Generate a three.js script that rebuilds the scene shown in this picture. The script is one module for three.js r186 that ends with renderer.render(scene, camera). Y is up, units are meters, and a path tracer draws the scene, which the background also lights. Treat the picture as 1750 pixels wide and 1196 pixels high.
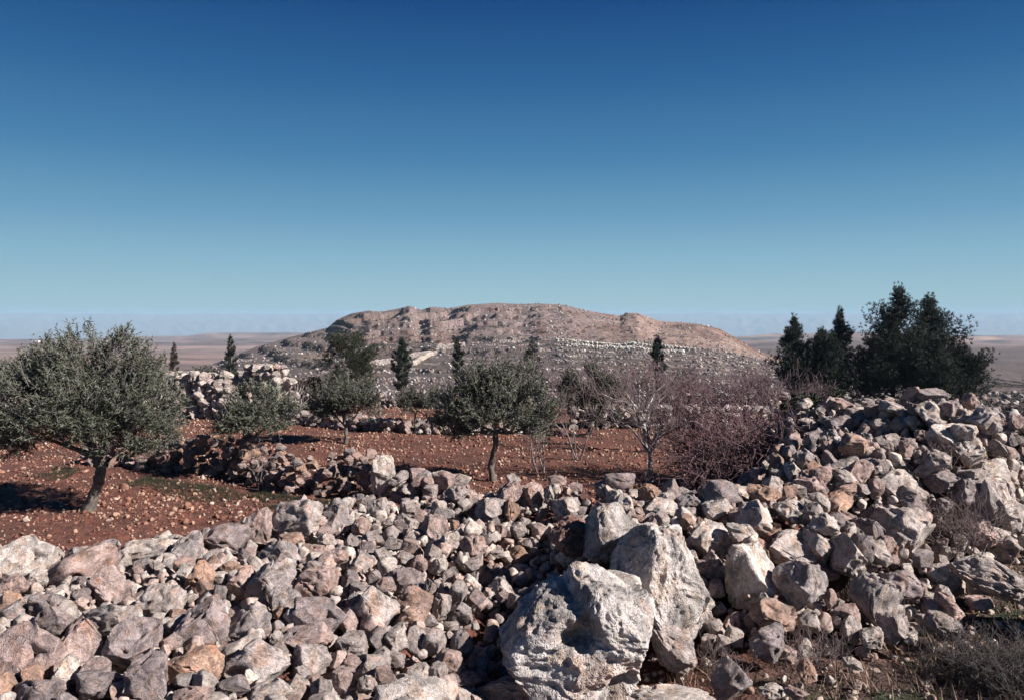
import * as THREE from 'three';
import { mergeVertices, mergeGeometries } from 'three/addons/utils/BufferGeometryUtils.js';
import { ImprovedNoise } from 'three/addons/math/ImprovedNoise.js';

// ---------- camera, sky, sun, exposure ----------
const scene = new THREE.Scene();
const camera = new THREE.PerspectiveCamera(47.44, 1024 / 699, 0.1, 40000);
camera.position.set(0, 3.0, 0);
camera.rotation.set(-Math.atan(58 / 1361), 0, 0);
const renderer = new THREE.WebGLRenderer();
renderer.toneMapping = THREE.LinearToneMapping;
renderer.toneMappingExposure = 2.1;
renderer.shadowMap.enabled = true;
const EXPOSURE = 2.1;
const srgb = (r, g, b) => new THREE.Color().setRGB(r / 255, g / 255, b / 255, THREE.SRGBColorSpace);
{ // clear winter sky: pale at the horizon, deep blue overhead
  const W = 256, H = 1024, data = new Float32Array(W * H * 4);
  const stops = [[-90, 150, 182, 190], [0, 160, 190, 200], [1.5, 155, 191, 203], [4, 136, 179, 202], [7, 106, 157, 190], [11, 72, 128, 172], [16, 44, 99, 152], [21, 23, 74, 131], [30, 14, 55, 106], [50, 10, 43, 90], [90, 8, 37, 80]]
    .map(([e, r, g, b]) => [e, srgb(r, g, b)]);
  for (let j = 0; j < H; j++) {
    const el = ((j + 0.5) / H) * 180 - 90;
    let k = 0; while (k < stops.length - 2 && el > stops[k + 1][0]) k++;
    const f = THREE.MathUtils.clamp((el - stops[k][0]) / (stops[k + 1][0] - stops[k][0]), 0, 1);
    const c = stops[k][1].clone().lerp(stops[k + 1][1], f);
    for (let i = 0; i < W; i++) { const o = (j * W + i) * 4; data[o] = c.r / EXPOSURE; data[o + 1] = c.g / EXPOSURE; data[o + 2] = c.b / EXPOSURE; data[o + 3] = 1; }
  }
  const t = new THREE.DataTexture(data, W, H, THREE.RGBAFormat, THREE.FloatType);
  t.mapping = THREE.EquirectangularReflectionMapping; t.magFilter = THREE.LinearFilter; t.needsUpdate = true;
  scene.background = t; scene.environment = t;
}
const sun = new THREE.DirectionalLight(new THREE.Color(1.0, 0.945, 0.87), 5);
sun.position.set(115, 80, 43); // low winter sun from the right and a little behind the camera
sun.castShadow = true; sun.shadow.radius = 1; sun.shadow.mapSize.set(4096, 4096);
Object.assign(sun.shadow.camera, { left: -60, right: 60, top: 60, bottom: -60, near: 1, far: 500 });
scene.add(sun, sun.target);
// ---------- helpers ----------
const noiseSource = new ImprovedNoise();
const N3 = (x, y, z) => noiseSource.noise(x, y, z);
const fbm = (x, y, z, o = 4) => { let s = 0, a = 0.5; for (let i = 0; i < o; i++) { s += a * N3(x, y, z); x = x * 2.03 + 7.1; y = y * 2.03 + 3.7; z = z * 2.03 + 11.3; a *= 0.5; } return s; };
const { clamp, lerp, smoothstep } = THREE.MathUtils;
function rng(seed) { let a = seed >>> 0; return () => { a = (a + 0x6d2b79f5) >>> 0; let t = a; t = Math.imul(t ^ (t >>> 15), t | 1); t ^= t + Math.imul(t ^ (t >>> 7), t | 61); return ((t ^ (t >>> 14)) >>> 0) / 4294967296; }; }
const V = (x, y, z) => new THREE.Vector3(x, y, z);
const onSphere = (R) => { const z = R() * 2 - 1, a = R() * Math.PI * 2, r = Math.sqrt(1 - z * z); return V(r * Math.cos(a), z, r * Math.sin(a)); };
const taken = {};
const numbered = (name) => { const n = (taken[name] = (taken[name] ?? -1) + 1); return n ? `${name}_${String(n).padStart(3, '0')}` : name; };
function thing(name, label, category, pos = [0, 0, 0], group) {
  const o = new THREE.Group(); o.name = numbered(name); o.position.set(...pos); o.userData = { label, category };
  if (group) o.userData.group = group;
  scene.add(o); return o;
}
function mesh(name, geo, mat, parent) { const m = new THREE.Mesh(geo, mat); m.name = name; m.castShadow = m.receiveShadow = true; parent.add(m); return m; }
function structure(name, geo, mat) { const m = mesh(numbered(name), geo, mat, scene); m.userData.kind = 'structure'; return m; }
function copies(name, geo, mat, list, parent = scene) { // list of [matrix, color]
  const m = new THREE.InstancedMesh(geo, mat, list.length); m.name = name; m.castShadow = m.receiveShadow = true;
  list.forEach(([mt, c], i) => { m.setMatrixAt(i, mt); m.setColorAt(i, c); });
  m.userData.kind = 'stuff'; parent.add(m); return m;
}
const TR = new THREE.Matrix4(), Q = new THREE.Quaternion(), E = new THREE.Euler();
const matrixOf = (x, y, z, q, sx, sy, sz) => new THREE.Matrix4().compose(V(x, y, z), q, V(sx, sy, sz));
const anyTurn = (R) => new THREE.Quaternion(R() - 0.5, R() - 0.5, R() - 0.5, R() - 0.5).normalize();
const flatTurn = (R, t = 0.5) => new THREE.Quaternion().setFromEuler(new THREE.Euler((R() - 0.5) * t, R() * 6.283, (R() - 0.5) * t));

// tileable noise for textures
function tileNoise(size, cells, seed) {
  const R = rng(seed), g = Float32Array.from({ length: cells * cells }, () => R()), out = new Float32Array(size * size);
  for (let j = 0; j < size; j++) for (let i = 0; i < size; i++) {
    const x = (i / size) * cells, y = (j / size) * cells, x0 = Math.floor(x), y0 = Math.floor(y);
    let fx = x - x0, fy = y - y0; fx = fx * fx * (3 - 2 * fx); fy = fy * fy * (3 - 2 * fy);
    const at = (a, b) => g[(b % cells) * cells + (a % cells)];
    out[j * size + i] = lerp(lerp(at(x0, y0), at(x0 + 1, y0), fx), lerp(at(x0, y0 + 1), at(x0 + 1, y0 + 1), fx), fy);
  }
  return out;
}
function tileFbm(size, cells, seed, octaves = 5) {
  const out = new Float32Array(size * size); let a = 0.5, tot = 0;
  for (let o = 0; o < octaves && cells <= size; o++) { const n = tileNoise(size, cells, seed + o * 17); for (let i = 0; i < out.length; i++) out[i] += a * n[i]; tot += a; a *= 0.55; cells *= 2; }
  for (let i = 0; i < out.length; i++) out[i] /= tot; return out;
}
function texture(size, f, color = true) {
  const d = new Uint8Array(size * size * 4);
  for (let i = 0; i < size * size; i++) { const c = f(i); d[i * 4] = clamp(c[0], 0, 1) * 255; d[i * 4 + 1] = clamp(c[1], 0, 1) * 255; d[i * 4 + 2] = clamp(c[2], 0, 1) * 255; d[i * 4 + 3] = 255; }
  const t = new THREE.DataTexture(d, size, size); t.wrapS = t.wrapT = THREE.RepeatWrapping; t.magFilter = THREE.LinearFilter; t.minFilter = THREE.LinearMipmapLinearFilter; t.generateMipmaps = true;
  if (color) t.colorSpace = THREE.SRGBColorSpace; t.needsUpdate = true; return t;
}
const pieces = class { // collects triangles with vertex colours
  constructor() { this.p = []; this.c = []; this.i = []; }
  limb(pts, radii, sides, color, R, rough = 0) { // tapered tube along points
    let prev = null, a = V(1, 0, 0);
    pts.forEach((p, k) => {
      const d = (k < pts.length - 1 ? pts[k + 1].clone().sub(p) : p.clone().sub(pts[k - 1])).normalize();
      a.addScaledVector(d, -a.dot(d)); if (a.lengthSq() < 1e-4) a.set(d.y, d.z, d.x).addScaledVector(d, -V(d.y, d.z, d.x).dot(d)); a.normalize();
      const b = d.clone().cross(a), first = this.p.length / 3;
      for (let s = 0; s < sides; s++) {
        const an = (s / sides) * 6.2832, r = radii[k] * (1 + (rough ? rough * (N3(Math.cos(an) * 1.7 + p.x * 3, p.y * 5, Math.sin(an) * 1.7 + p.z * 3) + 0.7 * N3(Math.cos(an) * 4.5, p.y * 8 + p.x, Math.sin(an) * 4.5)) : 0)), q = p.clone().addScaledVector(a, Math.cos(an) * r).addScaledVector(b, Math.sin(an) * r);
        const v = rough ? 1 + 0.7 * N3(q.x * 34, q.y * 9, q.z * 34) + 0.5 * N3(q.x * 70 + 5, q.y * 40, q.z * 70) : 1;
        this.p.push(q.x, q.y, q.z); this.c.push(color.r * v, color.g * v, color.b * v);
      }
      if (prev !== null) for (let s = 0; s < sides; s++) { const s2 = (s + 1) % sides; this.i.push(prev + s, prev + s2, first + s, prev + s2, first + s2, first + s); }
      prev = first;
    });
  }
  leaf(p, d, side, len, wid, c) { // four corners: base, two flanks, tip
    const k = this.p.length / 3, m = p.clone().addScaledVector(d, len * 0.5), t = p.clone().addScaledVector(d, len);
    const l = m.clone().addScaledVector(side, wid / 2), r = m.clone().addScaledVector(side, -wid / 2);
    for (const q of [p, l, t, r]) { this.p.push(q.x, q.y, q.z); this.c.push(c.r, c.g, c.b); }
    this.i.push(k, k + 1, k + 2, k, k + 2, k + 3);
  }
  needle(p, d, side, len, wid, c) {
    const k = this.p.length / 3, t = p.clone().addScaledVector(d, len);
    for (const q of [p.clone().addScaledVector(side, wid / 2), p.clone().addScaledVector(side, -wid / 2), t]) { this.p.push(q.x, q.y, q.z); this.c.push(c.r, c.g, c.b); }
    this.i.push(k, k + 1, k + 2);
  }
  build(smooth = true) {
    const g = new THREE.BufferGeometry();
    g.setAttribute('position', new THREE.Float32BufferAttribute(this.p, 3)); g.setAttribute('color', new THREE.Float32BufferAttribute(this.c, 3)); g.setIndex(this.i);
    if (smooth) g.computeVertexNormals();
    return g;
  }
};
// control points (x, z, height) of the tumbled wall
const WALL_POINTS = [[-6.43,-8.52,0.5],[-5.47,-8.42,0.5],[-4.42,-8.81,0.45],[-3.7,-8.98,0.5],[-3.12,-9.25,0.6],[-2.51,-9.55,0.68],[-1.85,-9.76,0.7],[-1.18,-10.24,0.65],[-0.57,-10.29,0.7],[0.04,-10.18,0.8],[0.63,-10.02,0.85],[1.28,-9.85,0.9],[1.89,-9.29,0.95],[2.49,-8.94,1.0],[3.04,-9.02,1.05],[-3.79,-4.99,0.55],[-2.9,-4.99,0.55],[-2.15,-4.99,0.55],[-1.43,-5.09,0.5],[-0.68,-5.19,0.45],[-0.19,-5.5,0.3],[-4.79,-6.32,0.55],[-3.67,-6.19,0.6],[-3.18,-6.31,0.6],[-2.47,-6.31,0.6],[-1.78,-6.37,0.58],[-1.13,-6.45,0.55],[-0.64,-6.33,0.45],[-0.28,-6.7,0.3],[-0.03,-7.72,0.3],[0.1,-8.59,0.32],[-0.52,-7.3,0.5],[-2.65,-7.51,0.6],[-1.56,-7.62,0.62],[-0.77,-8.29,0.6],[-0.23,-8.8,0.65],[0.31,-9.17,0.55],[0.76,-8.24,0.8],[1.14,-8.33,0.9],[1.64,-8.01,0.92],[1.89,-7.57,0.75],[1.38,-7.57,0.75],[1.3,-7.11,0.35],[2.31,-7.68,0.95],[2.21,-7.33,0.6],[2.34,-7.38,0.25],[2.0,-7.55,0.3],[2.73,-7.42,0.85],[2.75,-7.3,0.5],[2.86,-7.44,0.2],[3.2,-8.23,1.05],[3.44,-8.05,0.85],[3.47,-7.85,0.55],[3.46,-7.55,0.3],[4.16,-8.43,0.75],[4.2,-8.49,0.35],[3.25,-7.72,0.3],[3.88,-9.62,1.15],[4.31,-9.62,1.15],[4.52,-9.32,1.0],[4.74,-10.77,1.25],[4.38,-11.29,1.25],[5.29,-10.77,1.25],[5.15,-13.57,1.5],[5.57,-13.13,1.5],[6.03,-12.67,1.6],[6.28,-12.34,1.8],[6.46,-11.76,1.7],[6.33,-10.92,1.55],[6.78,-11.12,1.4],[5.6,-10.3,1.25],[5.18,-9.65,1.0],[5.36,-9.7,0.7],[5.64,-9.92,0.35],[5.89,-10.14,1.05],[6.53,-10.81,0.6],[6.36,-10.51,0.35],[7.1,-11.36,0.9],[4.75,-13.56,1.2],[3.84,-10.71,1.1],[10.68,-16.16,0.95],[11.24,-15.62,0.95],[11.92,-15.02,0.95],[11.22,-16.44,1.0],[0.76,-6.11,0],[1.01,-5.41,0],[1.66,-4.71,0],[0.11,-5.8,0],[0.36,-5.1,0],[1.01,-4.4,0],[1.4,-6.81,0],[1.65,-6.11,0],[2.3,-5.41,0],[1.99,-7.31,0],[2.24,-6.61,0],[2.89,-5.91,0],[2.54,-7.48,0],[2.79,-6.78,0],[3.44,-6.08,0],[3.14,-7.71,0],[3.39,-7.01,0],[4.04,-6.31,0],[3.61,-7.74,0],[3.86,-7.04,0],[4.51,-6.34,0],[4.44,-8.58,0],[4.69,-7.88,0],[5.34,-7.18,0],[5.12,-9.5,0],[5.37,-8.8,0],[6.02,-8.1,0],[5.75,-9.97,0],[6.0,-9.27,0],[6.65,-8.57,0],[6.62,-10.41,0],[6.87,-9.71,0],[7.52,-9.01,0],[10.45,-15.6,0],[10.7,-14.9,0],[11.35,-14.2,0],[11.71,-16.23,0],[11.96,-15.53,0],[12.61,-14.83,0],[-6.53,-9.27,0],[-6.63,-10.12,0],[-6.73,-11.52,0],[-5.57,-9.17,0],[-5.67,-10.02,0],[-5.77,-11.42,0],[-4.52,-9.56,0],[-4.62,-10.41,0],[-4.72,-11.81,0],[-3.8,-9.73,0],[-3.9,-10.58,0],[-4.0,-11.98,0],[-3.22,-10.0,0],[-3.32,-10.85,0],[-3.42,-12.25,0],[-2.61,-10.3,0],[-2.71,-11.15,0],[-2.81,-12.55,0],[-1.95,-10.51,0],[-2.05,-11.36,0],[-2.15,-12.76,0],[-1.28,-10.99,0],[-1.38,-11.84,0],[-1.48,-13.24,0],[-0.67,-11.04,0],[-0.77,-11.89,0],[-0.87,-13.29,0],[-0.06,-10.93,0],[-0.16,-11.78,0],[-0.26,-13.18,0],[0.53,-10.77,0],[0.43,-11.62,0],[0.33,-13.02,0],[1.18,-10.6,0],[1.08,-11.45,0],[0.98,-12.85,0],[1.79,-10.04,0],[1.69,-10.89,0],[1.59,-12.29,0],[2.39,-9.69,0],[2.29,-10.54,0],[2.19,-11.94,0],[2.94,-9.77,0],[2.84,-10.62,0],[2.74,-12.02,0],[4.4,-15.71,0],[4.4,-16.81,0],[4.4,-18.41,0],[4.87,-15.44,0],[4.87,-16.54,0],[4.87,-18.14,0],[5.71,-15.44,0],[5.71,-16.54,0],[5.71,-18.14,0],[6.08,-14.44,0],[6.08,-15.54,0],[6.08,-17.14,0],[6.64,-13.97,0],[6.64,-15.07,0],[6.64,-16.67,0],[10.26,-17.74,0],[10.26,-18.84,0],[10.26,-20.44,0],[11.12,-16.8,0],[11.12,-17.9,0],[11.12,-19.5,0],[-11.5,-10.9,0],[-11.5,-11.6,0],[-11.5,-12.6,0],[-11.5,-14.0,0],[-10.5,-10.9,0],[-10.5,-11.6,0],[-10.5,-12.6,0],[-10.5,-14.0,0],[-9.5,-10.9,0],[-9.5,-11.6,0],[-9.5,-12.6,0],[-9.5,-14.0,0],[-8.5,-10.9,0],[-8.5,-11.6,0],[-8.5,-12.6,0],[-8.5,-14.0,0],[-7.5,-10.9,0],[-7.5,-11.6,0],[-7.5,-12.6,0],[-7.5,-14.0,0],[-6.5,-10.9,0],[-6.5,-11.6,0],[-6.5,-12.6,0],[-6.5,-14.0,0],[-5.5,-10.9,0],[-5.5,-11.6,0],[-5.5,-12.6,0],[-5.5,-14.0,0],[-4.5,-11.12,0],[-4.5,-11.82,0],[-4.5,-12.82,0],[-4.5,-14.22,0],[-3.5,-11.34,0],[-3.5,-12.04,0],[-3.5,-13.04,0],[-3.5,-14.44,0],[-2.5,-11.56,0],[-2.5,-12.26,0],[-2.5,-13.26,0],[-2.5,-14.66,0],[-1.5,-11.78,0],[-1.5,-12.48,0],[-1.5,-13.48,0],[-1.5,-14.88,0],[-0.5,-12.0,0],[-0.5,-12.7,0],[-0.5,-13.7,0],[-0.5,-15.1,0],[0.5,-12.22,0],[0.5,-12.92,0],[0.5,-13.92,0],[0.5,-15.32,0],[1.5,-12.44,0],[1.5,-13.14,0],[1.5,-14.14,0],[1.5,-15.54,0],[2.5,-12.66,0],[2.5,-13.36,0],[2.5,-14.36,0],[2.5,-15.76,0],[7.3,-10.9,0],[7.7,-11.5,0],[8.1,-12.2,0],[8.8,-13.2,0],[9.6,-14.0,0],[8.8,-11.5,0],[9.8,-12.5,0],[8.2,-10.6,0],[3,-12.6,0],[3.6,-13.2,0],[2.6,-13.6,0],[3.4,-14.5,0],[4.2,-15.5,0],[4.4,-14.2,0],[5,-16.5,0],[-6,-3,0.5],[-3,-3,0.5],[0,-3.4,0.35],[1.2,-4,0],[-8,-6,0.5],[2,-4.5,0],[4,-5,0],[6,-6,0],[8,-8,0],[-2,-1.5,0.4],[1,-1.5,0.1],[9,-7,0],[6,-9,0],[8.2,-9.8,0]];
// stones: x, y, z, width, height, tilt in degrees, tone
const RUBBLE_STONES = [
  [-4.99,0.47,-8.08,0.6,0.52,0,"w"],[-4.6,0.48,-7.23,0.28,0.25,0,"p"],[-4.41,0.42,-8.06,0.78,0.42,30,"p"],[-3.93,0.46,-8.47,0.62,0.3,0,"w"],[-3.39,0.48,-8.29,0.45,0.42,0,"g"],[-2.87,0.6,-7.24,0.25,0.3,0,"o"],
  [-3.53,0.58,-6.98,0.48,0.44,0,"p"],[-3.51,0.47,-7.95,0.27,0.22,0,"w"],[-3.14,0.53,-8.68,0.53,0.35,0,"d"],[-2.87,0.6,-9.08,0.34,0.41,0,"p"],[-2.49,0.65,-9.12,0.58,0.49,0,"g"],[-2.1,0.64,-9.29,0.44,0.42,0,"g"],
  [-2.44,0.52,-8.62,0.32,0.23,0,"o"],[-2.35,0.59,-7.88,0.46,0.32,0,"g"],[-2.04,0.52,-8.66,0.21,0.21,0,"w"],[-2.07,0.56,-8.18,0.26,0.2,0,"p"],[-1.76,0.62,-7.8,0.27,0.17,0,"p"],[-1.88,0.62,-7.42,0.18,0.15,0,"g"],
  [-1.74,0.6,-7.09,0.37,0.36,0,"p"],[-2.12,0.59,-7.01,0.43,0.44,-20,"g"],[-2.43,0.6,-7.1,0.25,0.29,0,"p"],[-1.9,0.59,-6.57,0.26,0.27,0,"g"],[-3.87,0.6,-6.47,0.34,0.24,0,"d"],[-3.55,0.61,-6.11,0.32,0.29,0,"d"],
  [-4.05,0.6,-6.36,0.22,0.22,0,"g"],[-3.14,0.61,-6.16,0.52,0.23,15,"w"],[-3.16,0.6,-5.72,0.4,0.41,0,"p"],[-2.91,0.61,-6.5,0.33,0.35,0,"g"],[-2.68,0.6,-6.31,0.24,0.12,0,"o"],[-2.36,0.61,-6.03,0.42,0.4,0,"d"],
  [-2.04,0.59,-6.12,0.32,0.3,0,"g"],[-1.55,0.59,-6.3,0.48,0.29,0,"d"],[-3.42,0.59,-5.51,0.55,0.49,0,"p"],[-3.04,0.56,-5.33,0.18,0.28,0,"w"],[-2.77,0.59,-5.71,0.42,0.37,0,"d"],[-2.77,0.56,-5.18,0.25,0.21,0,"d"],
  [-2.46,0.56,-5.24,0.32,0.34,0,"d"],[-2.21,0.55,-5.43,0.38,0.26,0,"o"],[-2.05,0.56,-5.19,0.18,0.17,0,"w"],[-1.82,0.54,-5.59,0.47,0.33,0,"g"],[-1.44,0.51,-5.66,0.27,0.23,0,"g"],[-1.55,0.56,-5.96,0.34,0.21,0,"p"],
  [-1.6,0.51,-5.19,0.27,0.16,0,"w"],[-1.85,0.54,-5.19,0.23,0.14,0,"d"],[-2.06,0.55,-5.05,0.26,0.12,0,"p"],[-1.45,0.5,-5.3,0.15,0.13,0,"w"],[-1.28,0.5,-5.24,0.15,0.16,0,"g"],[-1.19,0.49,-5.39,0.16,0.16,0,"p"],
  [-1.78,0.57,-5.92,0.1,0.12,0,"w"],[-3.09,0.55,-5.11,0.39,0.18,0,"d"],[-2.56,0.59,-6.86,0.16,0.15,0,"g"],[-2.67,0.61,-7.47,0.19,0.12,0,"o"],[-3.79,0.44,-7.93,0.13,0.15,0,"p"],[-1.45,0.63,-7.58,0.18,0.21,0,"w"],
  [-1.71,0.62,-7.78,0.23,0.17,0,"p"],[-1.61,0.68,-9.54,0.28,0.26,35,"w"],[-1.16,0.56,-6.55,0.41,0.42,0,"g"],[-0.86,0.49,-6.84,0.34,0.28,0,"o"],[-0.62,0.44,-6.92,0.18,0.28,0,"g"],[-0.99,0.53,-7.36,0.29,0.22,0,"d"],
  [-0.89,0.58,-8.92,0.31,0.36,0,"p"],[-0.86,0.58,-9.56,0.33,0.21,0,"g"],[-0.64,0.61,-8.33,0.24,0.25,0,"w"],[-0.41,0.56,-8.27,0.29,0.29,0,"p"],[-0.26,0.63,-9.56,0.38,0.36,0,"g"],[-0.01,0.62,-9.58,0.21,0.31,0,"o"],
  [0.06,0.56,-9.0,0.21,0.2,0,"g"],[-0.01,0.76,-9.81,0.29,0.37,0,"p"],[0.26,0.78,-9.85,0.29,0.32,0,"p"],[0.02,0.89,-10.2,0.19,0.16,0,"w"],[0.46,0.79,-9.71,0.13,0.26,0,"w"],[0.67,0.69,-9.5,0.35,0.27,0,"w"],
  [1.15,0.88,-9.72,0.28,0.21,0,"d"],[1.31,0.94,-9.8,0.41,0.29,0,"d"],[1.37,0.79,-9.19,0.32,0.3,0,"p"],[-0.71,0.69,-10.21,0.3,0.25,0,"g"],[0.57,0.91,-10.0,0.24,0.16,0,"p"],[-0.81,0.6,-8.07,0.17,0.18,0,"g"],
  [-1.22,0.59,-8.34,0.26,0.14,0,"g"],[-0.43,0.48,-7.97,0.21,0.15,0,"g"],[-0.72,0.53,-7.78,0.17,0.15,0,"w"],[-0.59,0.49,-7.64,0.2,0.19,0,"g"],[-0.16,0.45,-8.48,0.16,0.11,0,"w"],[0.08,0.36,-8.66,0.21,0.21,0,"o"],
  [-0.07,0.35,-8.01,0.12,0.18,0,"g"],[-0.48,0.5,-7.12,0.17,0.23,0,"g"],[-0.32,0.46,-7.12,0.17,0.16,0,"d"],[-0.29,0.37,-7.94,0.21,0.21,0,"o"],[-0.1,0.32,-7.57,0.28,0.31,0,"w"],[-0.45,0.39,-6.92,0.24,0.21,0,"g"],
  [-0.82,0.5,-6.53,0.26,0.21,0,"o"],[-0.69,0.46,-6.51,0.16,0.12,0,"g"],[-0.54,0.35,-6.68,0.17,0.09,0,"w"],[-0.9,0.49,-6.1,0.19,0.22,0,"w"],[-0.76,0.46,-6.14,0.16,0.25,0,"g"],[-0.6,0.45,-6.12,0.18,0.22,0,"g"],
  [-0.39,0.42,-6.16,0.19,0.23,0,"g"],[-0.46,0.37,-5.94,0.21,0.18,0,"p"],[-0.55,0.35,-5.75,0.17,0.17,0,"g"],[-0.37,0.27,-5.87,0.28,0.13,0,"d"],[-0.32,0.31,-6.06,0.1,0.16,0,"p"],[-0.69,0.38,-5.72,0.17,0.18,0,"w"],
  [-0.76,0.42,-5.54,0.13,0.13,0,"w"],[-0.89,0.44,-5.56,0.18,0.13,0,"p"],[-1.02,0.45,-5.7,0.27,0.17,0,"g"],[-1.0,0.45,-5.41,0.13,0.13,0,"w"],[-0.66,0.45,-5.23,0.55,0.14,0,"w"],[-0.86,0.43,-5.86,0.13,0.1,0,"g"],
  [-1.48,0.59,-7.07,0.21,0.25,0,"d"],[-1.72,0.58,-9.06,0.21,0.2,0,"p"],[-1.53,0.53,-8.74,0.23,0.18,0,"g"],[-1.77,0.52,-8.66,0.17,0.2,0,"g"],[-1.44,0.57,-9.21,0.18,0.16,0,"w"],[-1.25,0.54,-9.07,0.21,0.24,0,"d"],
  [-1.27,0.61,-9.77,0.25,0.17,0,"g"],[-1.1,0.57,-9.57,0.18,0.19,0,"p"],[-1.29,0.61,-7.86,0.18,0.16,0,"w"],[-1.08,0.58,-7.85,0.2,0.15,0,"g"],[-0.92,0.55,-7.76,0.18,0.18,0,"p"],[-0.29,0.59,-8.55,0.17,0.15,0,"g"],
  [-0.13,0.63,-8.75,0.16,0.14,0,"p"],[0.16,0.45,-8.82,0.15,0.14,0,"d"],[-1.15,0.54,-7.19,0.17,0.15,0,"p"],[-1.27,0.59,-7.28,0.15,0.14,0,"g"],[-0.75,0.5,-7.23,0.14,0.19,0,"g"],[-0.62,0.5,-7.21,0.12,0.11,0,"w"],
  [-0.38,0.38,-7.82,0.14,0.16,0,"w"],[-1.22,0.52,-5.93,0.24,0.2,0,"g"],[-1.17,0.47,-5.69,0.16,0.13,0,"p"],[-0.98,0.46,-5.85,0.18,0.14,0,"g"],[-1.34,0.55,-6.31,0.21,0.2,0,"p"],[-1.06,0.51,-6.06,0.16,0.14,0,"d"],];
const BOULDER_WALL_STONES = [
  [1.61,0.93,-9.23,0.27,0.22,0,"o"],[1.86,0.95,-9.25,0.24,0.31,0,"d"],[1.65,0.81,-8.78,0.49,0.32,0,"w"],[2.01,0.89,-8.89,0.32,0.24,0,"g"],[2.36,1.0,-8.81,0.56,0.36,0,"d"],[2.25,0.9,-8.61,0.34,0.26,0,"w"],
  [2.57,0.8,-8.39,0.58,0.54,0,"w"],[2.83,1.0,-8.79,0.38,0.23,0,"o"],[3.47,0.91,-9.32,0.46,0.47,0,"p"],[3.72,0.82,-9.06,0.47,0.31,0,"o"],[3.97,1.09,-9.33,0.37,0.15,-20,"w"],[3.9,0.98,-9.21,0.33,0.15,0,"o"],
  [2.97,0.92,-8.42,0.36,0.25,0,"w"],[3.18,0.89,-8.04,0.4,0.24,0,"w"],[3.73,0.71,-8.94,0.26,0.24,0,"p"],[3.92,0.51,-8.73,0.3,0.68,28,"d"],[4.36,0.52,-8.88,0.71,0.78,0,"w"],[1.99,0.73,-7.98,0.45,0.38,0,"w"],
  [2.81,0.65,-8.06,0.5,0.38,-20,"w"],[3.1,0.67,-7.97,0.31,0.4,0,"g"],[3.34,0.6,-7.88,0.36,0.48,0,"w"],[2.27,0.54,-7.46,0.54,0.63,0,"w"],[1.98,0.55,-7.72,0.23,0.26,0,"w"],[1.93,0.42,-7.43,0.19,0.17,0,"p"],
  [2.67,0.53,-7.2,0.45,0.44,0,"g"],[3.16,0.41,-7.91,0.31,0.21,0,"p"],[3.39,0.31,-7.47,0.47,0.55,0,"g"],[3.89,0.31,-7.85,0.44,0.31,-20,"d"],[2.34,0.32,-6.96,0.41,0.26,0,"o"],[2.64,0.29,-6.99,0.23,0.21,0,"w"],
  [1.95,0.79,-8.63,0.23,0.2,0,"g"],[2.31,0.66,-8.28,0.22,0.18,0,"o"],[2.73,0.7,-8.25,0.25,0.28,0,"o"],[2.43,0.85,-8.52,0.2,0.17,0,"p"],[2.71,0.9,-8.58,0.2,0.16,0,"g"],[2.99,0.95,-8.66,0.2,0.16,0,"p"],
  [3.11,1.01,-8.14,0.21,0.17,0,"g"],[4.15,0.73,-9.02,0.28,0.25,0,"g"],[4.74,1.03,-10.27,0.34,0.25,0,"d"],[4.55,1.0,-9.43,0.53,0.38,0,"w"],[5.35,0.99,-10.2,0.23,0.22,0,"w"],[4.38,1.07,-10.3,0.39,0.25,0,"g"],
  [4.17,1.05,-10.36,0.21,0.45,14,"d"],[4.6,1.25,-10.62,0.54,0.36,0,"o"],[4.06,0.96,-9.2,0.28,0.19,0,"g"],[4.6,0.85,-9.05,0.28,0.21,0,"d"],[3.65,1.09,-9.39,0.26,0.29,0,"p"],];
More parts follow.
